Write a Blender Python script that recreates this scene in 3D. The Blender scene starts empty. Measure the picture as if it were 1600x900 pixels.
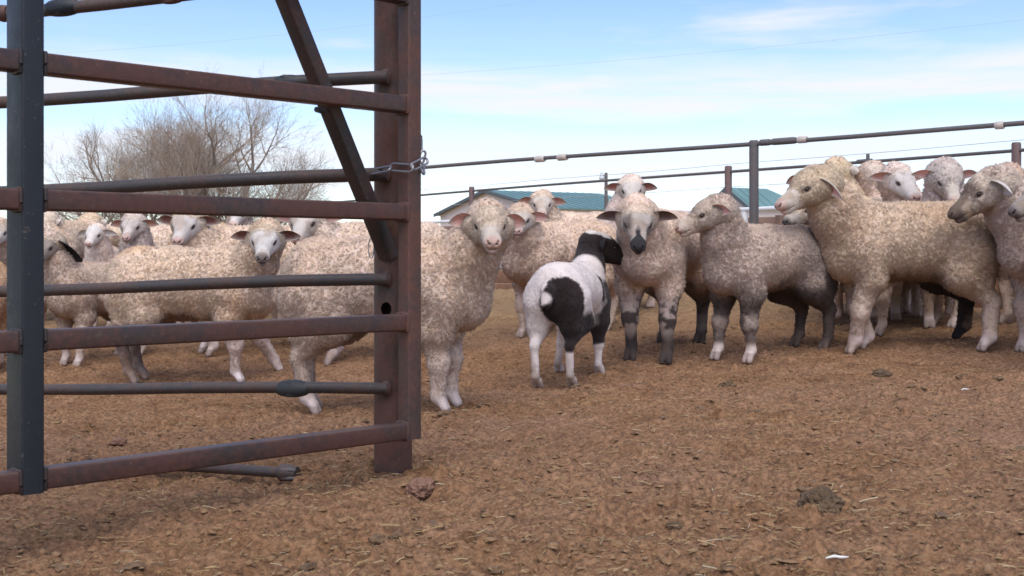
import bpy, bmesh, math, random
import numpy as np
from mathutils import Vector

# ------------------------------------------------------------------ camera, sky, sun, exposure
scene = bpy.context.scene
C = scene.collection
F = 1930.0                     # focal length in pixels of a 1600 wide frame
EYE = 0.66                     # lens height (m)
HORIZON = 400.0
cam_d = bpy.data.cameras.new('camera')
cam = bpy.data.objects.new('camera', cam_d)
C.objects.link(cam)
cam.location = (0, 0, EYE)
cam.rotation_euler = (math.radians(90), 0, 0)
cam_d.sensor_width = 36
cam_d.lens = 36 * F / 1600
cam_d.shift_y = -(450 - HORIZON) / 1600
cam_d.clip_start = 0.05
cam_d.clip_end = 3000
cam_d.dof.use_dof = True
cam_d.dof.focus_distance = 6.0
cam_d.dof.aperture_fstop = 11
scene.camera = cam

SUN_EL, SUN_AZ, SUN_STR, SKY_STR = 54.0, 178.0, 1.1, 0.115     # azimuth clockwise from +Y
EXPOSURE = 1.4
world = bpy.data.worlds.new('World')
scene.world = world
world.use_nodes = True
scene.view_settings.view_transform = 'Standard'
scene.view_settings.look = 'None'
scene.view_settings.gamma = 1
scene.view_settings.exposure = EXPOSURE
scene.view_settings.use_curve_mapping = False
sun_d = bpy.data.lights.new('sun', 'SUN')
sun_d.energy = SUN_STR
sun_d.angle = math.radians(60)
sun_d.color = (1.0, 0.95, 0.87)
sun = bpy.data.objects.new('sun', sun_d)
C.objects.link(sun)
_a, _e = math.radians(SUN_AZ), math.radians(SUN_EL)
_to = Vector((math.sin(_a) * math.cos(_e), math.cos(_a) * math.cos(_e), math.sin(_e)))
sun.rotation_euler = (-_to).to_track_quat('-Z', 'Y').to_euler()
sun.location = (0, 0, 20)


def N(nt, t, **kw):
    n = nt.nodes.new(t)
    for k, v in kw.items():
        setattr(n, k, v)
    return n


def math_node(nt, op, a, b=None, c=None):
    n = N(nt, 'ShaderNodeMath', operation=op)
    for i, v in enumerate((a, b, c)):
        if v is None:
            continue
        if isinstance(v, (int, float)):
            n.inputs[i].default_value = v
        else:
            nt.links.new(v, n.inputs[i])
    return n.outputs[0]


def ramp_node(nt, fac, stops, interp='LINEAR'):
    r = N(nt, 'ShaderNodeValToRGB')
    r.color_ramp.interpolation = interp
    el = r.color_ramp.elements
    while len(el) > 1:
        el.remove(el[-1])
    for i, (p, c) in enumerate(stops):
        if not isinstance(c, (tuple, list)):
            c = (c, c, c)
        e = el[0] if i == 0 else el.new(p)
        e.position = p
        e.color = (*c[:3], 1)
    nt.links.new(fac, r.inputs[0])
    return r.outputs[0]


def mix_rgb(nt, fac, a, b, blend='MIX'):
    m = N(nt, 'ShaderNodeMix', data_type='RGBA', blend_type=blend)
    for i, v in ((0, fac), (6, a), (7, b)):
        if isinstance(v, (int, float)):
            m.inputs[i].default_value = v
        elif isinstance(v, (tuple, list)):
            m.inputs[i].default_value = (*v[:3], 1)
        else:
            nt.links.new(v, m.inputs[i])
    return m.outputs[2]


def noise_node(nt, vec, scale, detail=4, rough=0.55, dist=0.0):
    n = N(nt, 'ShaderNodeTexNoise')
    n.inputs['Scale'].default_value = scale
    n.inputs['Detail'].default_value = detail
    n.inputs['Roughness'].default_value = rough
    n.inputs['Distortion'].default_value = dist
    if vec is not None:
        nt.links.new(vec, n.inputs['Vector'])
    return n.outputs['Fac']


def map_node(nt, vec, scale=(1, 1, 1), loc=(0, 0, 0), rot=(0, 0, 0)):
    m = N(nt, 'ShaderNodeMapping')
    m.inputs['Scale'].default_value = scale
    m.inputs['Location'].default_value = loc
    m.inputs['Rotation'].default_value = rot
    nt.links.new(vec, m.inputs['Vector'])
    return m.outputs[0]


def build_world():
    nt = world.node_tree
    nt.nodes.clear()
    out = N(nt, 'ShaderNodeOutputWorld')
    bg = N(nt, 'ShaderNodeBackground')
    sky = N(nt, 'ShaderNodeTexSky', sky_type='NISHITA')
    sky.sun_disc = False
    sky.sun_elevation = math.radians(SUN_EL)
    sky.sun_rotation = math.radians(SUN_AZ)
    sky.altitude = 1400
    sky.air_density = 1.0
    sky.dust_density = 1.0
    sky.ozone_density = 1.2
    tc = N(nt, 'ShaderNodeTexCoord')
    g = tc.outputs['Generated']
    sep = N(nt, 'ShaderNodeSeparateXYZ')
    nt.links.new(g, sep.inputs[0])
    hyp = math_node(nt, 'SQRT', math_node(nt, 'ADD', math_node(nt, 'MULTIPLY', sep.outputs[0], sep.outputs[0]),
                                          math_node(nt, 'MULTIPLY', sep.outputs[1], sep.outputs[1])))
    t = math_node(nt, 'DIVIDE', sep.outputs[2], math_node(nt, 'MAXIMUM', hyp, 0.02))
    wob = noise_node(nt, map_node(nt, g, (2.2, 2.2, 9)), 2.0, 5, 0.55)
    fine = noise_node(nt, map_node(nt, g, (5, 5, 60), rot=(0, math.radians(1.5), 0)), 1.6, 7, 0.62, 0.3)
    broad = noise_node(nt, map_node(nt, g, (3.0, 3.0, 17), loc=(4.3, 1.1, 0)), 1.3, 5, 0.5)
    tt = math_node(nt, 'ADD', t, math_node(nt, 'MULTIPLY', math_node(nt, 'SUBTRACT', wob, 0.5), 0.05))
    band = ramp_node(nt, math_node(nt, 'MULTIPLY', tt, 4.0),
                     [(0.0, .30), (.18, .20), (.24, .9), (.37, .85), (.42, .12), (.455, .08), (.50, .95),
                      (.58, .95), (.66, .12), (.80, .03), (1.0, .08)])
    streak = ramp_node(nt, fine, [(.36, 0.5), (.58, 1.0)])
    patch = ramp_node(nt, broad, [(.56, 0.0), (.72, 0.8)])
    m = math_node(nt, 'MULTIPLY', band, streak)
    m = math_node(nt, 'MAXIMUM', m, math_node(nt, 'MULTIPLY', patch, streak))
    # high thin cloud overhead softens the light
    high = ramp_node(nt, t, [(.3, 0.0), (.9, 0.55)])
    m = math_node(nt, 'MAXIMUM', m, math_node(nt, 'MULTIPLY', high, ramp_node(nt, wob, [(.3, .4), (.6, 1.0)])))
    skyc = N(nt, 'ShaderNodeHueSaturation')
    skyc.inputs['Hue'].default_value = .513
    skyc.inputs['Saturation'].default_value = SKY_SAT
    skyc.inputs['Value'].default_value = SKY_VAL
    nt.links.new(sky.outputs[0], skyc.inputs['Color'])
    col = mix_rgb(nt, m, skyc.outputs[0], CLOUD)
    nt.links.new(col, bg.inputs[0])
    bg.inputs[1].default_value = SKY_STR
    nt.links.new(bg.outputs[0], out.inputs[0])


SKY_SAT, SKY_VAL, CLOUD = 1.14, 0.69, (3.1, 3.13, 3.36)
build_world()

# ------------------------------------------------------------------ numeric helpers
_rs = np.random.RandomState(7)
_T3 = _rs.rand(64, 64, 64).astype(np.float32)


def vnoise(p):
    """value noise, p (...,3) -> 0..1"""
    p = np.asarray(p, dtype=np.float64)
    i = np.floor(p).astype(np.int64)
    f = p - i
    f = f * f * (3 - 2 * f)
    r = 0
    for dx in (0, 1):
        for dy in (0, 1):
            for dz in (0, 1):
                w = (f[..., 0] if dx else 1 - f[..., 0]) * (f[..., 1] if dy else 1 - f[..., 1]) * (f[..., 2] if dz else 1 - f[..., 2])
                r = r + w * _T3[(i[..., 0] + dx) & 63, (i[..., 1] + dy) & 63, (i[..., 2] + dz) & 63]
    return r


def fbm(p, octv=4, gain=0.5):
    p = np.asarray(p, dtype=np.float64)
    a, s, r = 1.0, 0.0, 0.0
    for k in range(octv):
        r = r + a * vnoise(p * (2.03 ** k) + 17.3 * k)
        s += a
        a *= gain
    return r / s


def sstep(a, b, x):
    t = np.clip((x - a) / (b - a), 0, 1)
    return t * t * (3 - 2 * t)


POST_X, POST_Y = -0.36, 3.74


def terrain(X, Y):
    """smooth ground height (world z)"""
    X = np.asarray(X, float)
    Y = np.asarray(Y, float)
    z = -0.655 + 0.152 * np.tanh(X / 4)
    q = np.clip(Y - 6.0, 0, 5.2)
    z = z + 0.062 * q * sstep(0, 1.2, q)
    z = z + 0.03 * np.exp(-((X - POST_X - .06) ** 2 + (Y - POST_Y) ** 2) / 0.05)
    z = z + 0.035 * np.exp(-((X + .75) ** 2 / .35 + (Y - 3.25) ** 2 / 0.10))
    z = z - 0.02 * np.exp(-((X + .9) ** 2 / .3 + (Y - 3.75) ** 2 / 0.04))
    far = sstep(14, 60, Y)
    z = z * (1 - far) + far * (-0.40)
    return z + EYE


def ray(px, py):
    return np.array([(px - 800) / F, 1.0, (HORIZON - py) / F])


def at(px, py, d):
    r = ray(px, py) * d
    return np.array([r[0], r[1], r[2] + EYE])


def on_ground(px, py):
    r = ray(px, py)
    ds = np.arange(1.5, 40, 0.01)
    h = ds * r[2] + EYE - terrain(ds * r[0], ds)
    k = int(np.argmax(h < 0))
    if h[k] >= 0:
        k = len(ds) - 1
    return np.array([ds[k] * r[0], ds[k], terrain(ds[k] * r[0], ds[k])])


def mesh_from(name, verts, faces, mat, parent=None, col=None, smooth=True, mats=None, fmat=None):
    """verts (n,3); faces list of index arrays or (k,4)/(k,3) arrays"""
    me = bpy.data.meshes.new(name)
    verts = np.asarray(verts, dtype=np.float32)
    if isinstance(faces, np.ndarray):
        faces = [faces]
    if len(faces) and not isinstance(faces[0], np.ndarray):
        loops = np.array([i for f in faces for i in f], dtype=np.int32)
        tot = np.array([len(f) for f in faces], dtype=np.int32)
    else:
        loops = np.concatenate([f.ravel() for f in faces]).astype(np.int32)
        tot = np.concatenate([np.full(len(f), f.shape[1]) for f in faces]).astype(np.int32)
    start = np.concatenate([[0], np.cumsum(tot)[:-1]]).astype(np.int32)
    me.vertices.add(len(verts))
    me.vertices.foreach_set('co', verts.ravel())
    me.loops.add(len(loops))
    me.loops.foreach_set('vertex_index', loops)
    me.polygons.add(len(tot))
    me.polygons.foreach_set('loop_start', start)
    me.polygons.foreach_set('loop_total', tot)
    me.polygons.foreach_set('use_smooth', np.full(len(tot), bool(smooth)))
    for m in (mats or [mat]):
        me.materials.append(m)
    if fmat is not None:
        me.polygons.foreach_set('material_index', np.asarray(fmat, dtype=np.int32))
    me.update(calc_edges=True)
    me.validate()
    if col is not None:
        ca = me.color_attributes.new('Col', 'FLOAT_COLOR', 'POINT')
        c4 = np.ones((len(verts), 4), dtype=np.float32)
        c4[:, :3] = col
        ca.data.foreach_set('color', c4.ravel())
    o = bpy.data.objects.new(name, me)
    C.objects.link(o)
    if parent is not None:
        o.parent = parent
        o.matrix_parent_inverse = parent.matrix_world.inverted()
    return o


def empty(name, loc):
    o = bpy.data.objects.new(name, None)
    C.objects.link(o)
    o.location = loc
    o.empty_display_size = 0.1
    bpy.context.view_layer.update()
    return o


def tag(o, label=None, cat=None, group=None, kind=None):
    if label:
        o['label'] = label
    if cat:
        o['category'] = cat
    if group:
        o['group'] = group
    if kind:
        o['kind'] = kind
    return o


def thing(name, loc, label, cat, group=None):
    return tag(empty(name, loc), label, cat, group)


class MB:
    def __init__(self):
        self.v, self.f, self.c = [], [], []

    def add(self, v, f, c=None):
        n = len(self.v)
        self.v += [tuple(p) for p in v]
        self.f += [tuple(i + n for i in q) for q in f]
        if c is not None:
            self.c += [tuple(c)] * len(v)

    def loft(self, rings, caps=True, closed=True):
        n = len(rings[0])
        v = [p for r in rings for p in r]
        f = []
        for k in range(len(rings) - 1):
            for i in range(n if closed else n - 1):
                j = (i + 1) % n
                f.append((k * n + i, k * n + j, (k + 1) * n + j, (k + 1) * n + i))
        if caps:
            f.append(tuple(range(n - 1, -1, -1)))
            f.append(tuple(range((len(rings) - 1) * n, len(rings) * n)))
        self.add(v, f)

    def frame(self, a, b, up=(0, 0, 1)):
        a, b = np.array(a, float), np.array(b, float)
        d = b - a
        d /= np.linalg.norm(d)
        s = np.cross(d, np.array(up, float))
        if np.linalg.norm(s) < 1e-4:
            s = np.cross(d, np.array([1.0, 0, 0]))
        s /= np.linalg.norm(s)
        u = np.cross(s, d)
        return a, b, d, s, u

    def rect_tube(self, a, b, w, h, r=0.006, up=(0, 0, 1), bev=0.0):
        """rounded rectangular tube from a to b; w along side, h along up"""
        a, b, d, s, u = self.frame(a, b, up)
        prof = []
        for cx, cy, a0 in ((1, 1, 0), (-1, 1, 90), (-1, -1, 180), (1, -1, 270)):
            for k in range(4):
                t = math.radians(a0 + 30 * k)
                prof.append((cx * (w / 2 - r) + r * math.cos(t), cy * (h / 2 - r) + r * math.sin(t)))
        rings = [[a + s * x + u * y for x, y in prof]]
        L = np.linalg.norm(b - a)
        ns = max(2, int(L / 0.12))
        for k in range(1, ns + 1):
            rings.append([a + (b - a) * k / ns + s * x + u * y for x, y in prof])
        self.loft(rings)

    def pipe(self, pts, r, n=14, caps=True):
        pts = [np.array(p, float) for p in pts]
        rings = []
        for i, p in enumerate(pts):
            q0, q1 = pts[max(0, i - 1)], pts[min(len(pts) - 1, i + 1)]
            _, _, d, s, u = self.frame(q0, q1)
            rr = r[i] if isinstance(r, (list, tuple, np.ndarray)) else r
            rings.append([p + rr * (s * math.cos(2 * math.pi * k / n) + u * math.sin(2 * math.pi * k / n)) for k in range(n)])
        self.loft(rings, caps)

    def box(self, lo, hi, rz=0.0, org=(0, 0, 0)):
        c, s = math.cos(rz), math.sin(rz)
        v = []
        for z in (lo[2], hi[2]):
            for x, y in ((lo[0], lo[1]), (hi[0], lo[1]), (hi[0], hi[1]), (lo[0], hi[1])):
                v.append((org[0] + c * x - s * y, org[1] + s * x + c * y, org[2] + z))
        self.add(v, [(3, 2, 1, 0), (4, 5, 6, 7), (0, 1, 5, 4), (1, 2, 6, 5), (2, 3, 7, 6), (3, 0, 4, 7)])

    def build(self, name, mat, parent=None, smooth=True, bevel=0.0, auto=35):
        o = mesh_from(name, np.array(self.v), self.f, mat, parent, smooth=smooth,
                      col=np.array(self.c) if self.c and len(self.c) == len(self.v) else None)
        if smooth and auto:
            me = o.data
            me.set_sharp_from_angle(angle=math.radians(auto))
        if bevel:
            m = o.modifiers.new('edge', 'BEVEL')
            m.width = bevel
            m.segments = 2
        return o


# ------------------------------------------------------------------ materials
def new_mat(name):
    m = bpy.data.materials.new(name)
    m.use_nodes = True
    nt = m.node_tree
    b = nt.nodes['Principled BSDF']
    return m, nt, b


def bump(nt, b, h, strength, dist):
    bn = N(nt, 'ShaderNodeBump')
    bn.inputs['Strength'].default_value = strength
    bn.inputs['Distance'].default_value = dist
    nt.links.new(h, bn.inputs['Height'])
    nt.links.new(bn.outputs[0], b.inputs['Normal'])


def simple_mat(name, c, rough=0.7, metal=0.0, vary=0.25, scale=6.0, bumps=0.2, bdist=0.004):
    m, nt, b = new_mat(name)
    tc = N(nt, 'ShaderNodeTexCoord').outputs['Object']
    f = noise_node(nt, tc, scale, 6, 0.6)
    lo = tuple(x * (1 - vary) for x in c)
    hi = tuple(min(1, x * (1 + vary)) for x in c)
    nt.links.new(ramp_node(nt, f, [(.3, lo), (.7, hi)]), b.inputs['Base Color'])
    b.inputs['Roughness'].default_value = rough
    b.inputs['Metallic'].default_value = metal
    if bumps:
        bump(nt, b, noise_node(nt, tc, scale * 12, 4), bumps, bdist)
    return m


def steel_mat(name, base, rust, rust_amt, rough=0.42, metal=0.35):
    m, nt, b = new_mat(name)
    tc = N(nt, 'ShaderNodeTexCoord').outputs['Object']
    big = noise_node(nt, tc, 5.0, 7, 0.65, 0.4)
    fine = noise_node(nt, tc, 60.0, 5, 0.6)
    speck = noise_node(nt, tc, 180.0, 2, 0.5)
    f = math_node(nt, 'ADD', math_node(nt, 'MULTIPLY', big, 0.75), math_node(nt, 'MULTIPLY', fine, 0.25))
    fac = ramp_node(nt, f, [(.62 - .3 * rust_amt, 0.0), (.78 - .3 * rust_amt, 1.0)])
    c1 = mix_rgb(nt, fine, tuple(x * .75 for x in base), tuple(x * 1.3 for x in base))
    c2 = mix_rgb(nt, fine, tuple(x * .65 for x in rust), tuple(x * 1.4 for x in rust))
    c = mix_rgb(nt, fac, c1, c2)
    scuff = ramp_node(nt, speck, [(.70, 0.0), (.76, 0.5)])
    c = mix_rgb(nt, scuff, c, (.30, .27, .25))
    geo = N(nt, 'ShaderNodeNewGeometry')
    sp = N(nt, 'ShaderNodeSeparateXYZ')
    nt.links.new(geo.outputs['Normal'], sp.inputs[0])
    dust_sheen = math_node(nt, 'MULTIPLY', ramp_node(nt, sp.outputs[2], [(.55, 0.0), (.95, .55)]), ramp_node(nt, big, [(.35, .2), (.65, 1.0)]))
    c = mix_rgb(nt, dust_sheen, c, (.19, .15, .13))  # dust on upward faces, also painting in the pale sky reflection on rail tops
    splash = ramp_node(nt, noise_node(nt, tc, 23.0, 6, .7), [(.63, 0.0), (.70, .55)])
    c = mix_rgb(nt, splash, c, (.12, .085, .065))
    nt.links.new(c, b.inputs['Base Color'])
    b.inputs['Metallic'].default_value = metal
    nt.links.new(ramp_node(nt, f, [(.3, rough - .08), (.7, rough + .22)]), b.inputs['Roughness'])
    bump(nt, b, math_node(nt, 'ADD', fine, math_node(nt, 'MULTIPLY', speck, .4)), 0.25, 0.002)
    return m


M_RAIL = steel_mat('brown_steel', (0.0533, 0.0385, 0.0370), (0.0947, 0.0429, 0.0326), 0.8)
M_POST = steel_mat('rusty_steel', (0.0607, 0.0400, 0.0355), (0.1110, 0.0488, 0.0340), 0.75, 0.5, 0.2)
M_DARK = steel_mat('dark_painted_steel', (0.0115, 0.0144, 0.0207), (0.0407, 0.0333, 0.0311), 0.12, 0.45, 0.1)
M_BRACE = steel_mat('dark_brown_steel', (0.0340, 0.0266, 0.0252), (0.0703, 0.0340, 0.0266), 0.55)
M_PIPE = steel_mat('weathered_pipe', (0.0681, 0.0577, 0.0562), (0.0962, 0.0577, 0.0459), 0.55, 0.4, 0.4)
M_CHAIN = steel_mat('zinc_chain', (.28, .28, .30), (.16, .14, .13), 0.3, 0.35, 0.7)
M_RUBBER = simple_mat('black_clamp', (.030, .031, .034), 0.55, vary=.3, scale=30)
M_SLEEVE = simple_mat('pale_sleeve', (.52, .45, .40), 0.7, vary=.2, scale=20)
M_FPOST = steel_mat('grey_pipe_post', (.125, .112, .112), (.14, .105, .095), 0.4, 0.5, 0.2)
M_FBROWN = steel_mat('brown_pipe_post', (.13, .085, .085), (.17, .10, .085), 0.6, 0.6, 0.1)
M_WIRE = simple_mat('wire', (.40, .41, .44), 0.5, vary=.1, bumps=0)
M_WHITE = simple_mat('white_paint', (.75, .75, .76), 0.5, vary=.1, scale=3)
M_PLANK = simple_mat('brown_planks', (.24, .125, .07), 0.8, vary=.35, scale=4)
M_PLANKD = simple_mat('weathered_planks', (.20, .125, .095), 0.85, vary=.3, scale=2)
M_CONC = simple_mat('pale_concrete', (.48, .43, .40), 0.85, vary=.15, scale=5)
M_WALL = simple_mat('barn_siding', (.74, .65, .60), 0.8, vary=.06, scale=.4, bumps=0)
M_TRIM = simple_mat('dark_trim', (.10, .12, .13), 0.6, vary=.1, bumps=0)
M_DOOR = simple_mat('barn_door', (.33, .30, .29), 0.7, vary=.1, bumps=0)
M_BARK = simple_mat('grey_bark', (.19, .155, .13), 0.9, vary=.35, scale=3, bumps=.4, bdist=.02)
M_TWIG = simple_mat('winter_twigs', (.36, .285, .225), 0.9, vary=.25, scale=.6, bumps=0)
M_DRY = simple_mat('dry_leaves', (.30, .17, .12), 0.9, vary=.4, scale=1.5, bumps=0)
M_GLASS = simple_mat('lamp_glass', (.55, .58, .60), 0.2, vary=.05, bumps=0)


def roof_mat():
    m, nt, b = new_mat('green_ribbed_roof')
    tc = N(nt, 'ShaderNodeTexCoord').outputs['Object']
    f = noise_node(nt, tc, .4, 5)
    nt.links.new(ramp_node(nt, f, [(.3, (.115, .220, .222)), (.7, (.145, .260, .258))]), b.inputs['Base Color'])
    b.inputs['Roughness'].default_value = .45
    return m


M_ROOF = roof_mat()


def attr_color(nt):
    a = N(nt, 'ShaderNodeAttribute', attribute_name='Col')
    return a.outputs['Color']


def wool_mat(name, bump_s, scale, sheen, rough=0.95):
    m, nt, b = new_mat(name)
    tc = N(nt, 'ShaderNodeTexCoord').outputs['Object']
    c = attr_color(nt)
    f = noise_node(nt, tc, scale, 5, 0.65)
    f2 = noise_node(nt, tc, 14, 4, 0.6)
    c = mix_rgb(nt, 1.0, c, ramp_node(nt, f, [(.30, .88), (.65, 1.08)]), 'MULTIPLY')
    c = mix_rgb(nt, 1.0, c, ramp_node(nt, f2, [(.30, .86), (.70, 1.08)]), 'MULTIPLY')
    nt.links.new(c, b.inputs['Base Color'])
    b.inputs['Roughness'].default_value = rough
    b.inputs['Sheen Weight'].default_value = sheen
    b.inputs['Sheen Roughness'].default_value = .6
    b.inputs['Specular IOR Level'].default_value = .15
    bump(nt, b, f, bump_s, 0.012)
    return m


M_WOOL = wool_mat('fleece_wool', 0.4, 75, .10)
M_LOCK = wool_mat('fleece_locks', 0.3, 160, .06)
M_HAIR = wool_mat('short_hair', 0.6, 150, .03, .8)


def eye_mat():
    m, nt, b = new_mat('sheep_eye')
    tc = N(nt, 'ShaderNodeTexCoord').outputs['Object']
    nt.links.new(ramp_node(nt, noise_node(nt, tc, 40), [(.3, (.012, .008, .006)), (.7, (.03, .02, .012))]), b.inputs['Base Color'])
    b.inputs['Roughness'].default_value = .12
    return m


M_EYE = eye_mat()


def ground_mat():
    m, nt, b = new_mat('manure_dirt')
    tc = N(nt, 'ShaderNodeTexCoord').outputs['Object']
    big = noise_node(nt, tc, 0.8, 5, 0.6)
    mid = noise_node(nt, tc, 7.0, 7, 0.68, 0.3)
    fine = noise_node(nt, tc, 60.0, 6, 0.7)
    st = noise_node(nt, map_node(nt, tc, (1, 2.5, 1), rot=(0, 0, .6)), 70.0, 3, 0.6, 1.2)
    c = ramp_node(nt, mid, [(.30, (.130, .062, .029)), (.46, (.272, .143, .070)), (.68, (.360, .207, .112))])
    c = mix_rgb(nt, ramp_node(nt, big, [(.38, 0.0), (.66, .65)]), c, (.345, .200, .130))
    c = mix_rgb(nt, 1.0, c, ramp_node(nt, fine, [(.34, .42), (.62, 1.30)]), 'MULTIPLY')
    c = mix_rgb(nt, ramp_node(nt, st, [(.64, 0.0), (.72, .7)]), c, (.40, .28, .14))
    # straw litter makes the far part of the pen yellower
    sep = N(nt, 'ShaderNodeSeparateXYZ')
    nt.links.new(tc, sep.inputs[0])
    farf = ramp_node(nt, math_node(nt, 'MULTIPLY', sep.outputs[1], .05), [(.37, 0.0), (.48, .55)])
    c = mix_rgb(nt, math_node(nt, 'MULTIPLY', farf, ramp_node(nt, mid, [(.3, .4), (.6, 1.0)])), c, (.36, .26, .14))
    nt.links.new(c, b.inputs['Base Color'])
    b.inputs['Roughness'].default_value = .95
    b.inputs['Specular IOR Level'].default_value = .2
    h = math_node(nt, 'ADD', math_node(nt, 'MULTIPLY', mid, 1.0), math_node(nt, 'MULTIPLY', fine, .45))
    bump(nt, b, h, 1.0, 0.03)
    return m


M_GROUND = ground_mat()


def clod_mat(name, lo, hi, scale=25, rough=.95):
    m, nt, b = new_mat(name)
    tc = N(nt, 'ShaderNodeTexCoord').outputs['Object']
    f = noise_node(nt, tc, scale, 6, .65)
    nt.links.new(ramp_node(nt, f, [(.3, lo), (.7, hi)]), b.inputs['Base Color'])
    b.inputs['Roughness'].default_value = rough
    bump(nt, b, noise_node(nt, tc, scale * 4, 5), .7, .008)
    return m


M_CLOD = clod_mat('dirt_clod', (.17, .092, .042), (.32, .19, .098))
M_CLODD = clod_mat('dark_dung', (.055, .034, .020), (.185, .118, .066), 40)
M_CRUMB = clod_mat('dung_crumb', (.10, .058, .030), (.25, .155, .085), 60)
M_ROCK = clod_mat('red_stone', (.15, .075, .05), (.30, .165, .11), 30, .9)
M_FEATHER = simple_mat('white_quill', (.8, .79, .76), .6, vary=.1, bumps=0)


def straw_mat():
    m, nt, b = new_mat('straw')
    nt.links.new(attr_color(nt), b.inputs['Base Color'])
    b.inputs['Roughness'].default_value = .7
    return m


M_STRAW = straw_mat()

# ------------------------------------------------------------------ ground


def ground_detail(X, Y, cell):
    p = np.stack([X, Y, np.zeros_like(X)], -1)
    z = 0.030 * (fbm(p * 1.7 + 5, 3) - .5)
    lump = fbm(p * 9 + 31, 4, .55)
    z = z + 0.050 * (lump - .5)
    clods = np.clip(vnoise(p * 21 + 3.3) - .62, 0, 1) * sstep(.40, .62, fbm(p * 2.6 + 9, 2))
    z = z + 0.10 * clods
    fine = fbm(p * 45 + 77, 3, .6)
    z = z + 0.026 * (fine - .5) + 0.012 * (vnoise(p * 110) - .5)
    # the trampled heap to the left of the gate post is rougher
    heap = np.exp(-((X + .8) ** 2 / .5 + (Y - 3.15) ** 2 / .18))
    z = z + heap * .05 * (fbm(p * 14 + 50, 4, .6) - .5)
    return z * sstep(0.16, 0.03, cell) + 0 * X


def build_ground():
    ys = [-60., -25., -10., -4., -1.5, 0., .6, 1.0, 1.3]
    y = 1.6
    while y < 13:
        ys.append(y)
        y *= 1.0026
    g = 1.008
    while y < 1400:
        ys.append(y)
        y *= g
        g = min(1.09, g * 1.012)
    ys = np.array(ys)
    nx = 760
    u = np.linspace(-1, 1, nx)
    u = .75 * u + .25 * u ** 3
    W = .85 * np.maximum(np.abs(ys), 1.2) + .5 + np.where(ys < 0, 4, 0)
    X = u[None, :] * W[:, None]
    Y = np.repeat(ys[:, None], nx, 1)
    cell = np.gradient(ys)[:, None] * .5 + np.abs(np.gradient(X, axis=1)) * .5
    Z = terrain(X, Y) + ground_detail(X, Y, cell)
    V = np.stack([X, Y, Z], -1).reshape(-1, 3)
    ny = len(ys)
    idx = np.arange(ny * nx).reshape(ny, nx)
    q = np.stack([idx[:-1, :-1], idx[:-1, 1:], idx[1:, 1:], idx[1:, :-1]], -1).reshape(-1, 4)
    o = mesh_from('ground', V, q, M_GROUND)
    tag(o, kind='structure')


build_ground()


def scatter_pts(rs, n, y0, y1, wide=.52):
    t = rs.rand(n)
    Y = y0 * (y1 / y0) ** t
    X = (rs.rand(n) * 2 - 1) * wide * Y
    Z = terrain(X, Y) + ground_detail(X, Y, np.full(n, .01))
    return X, Y, Z


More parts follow.
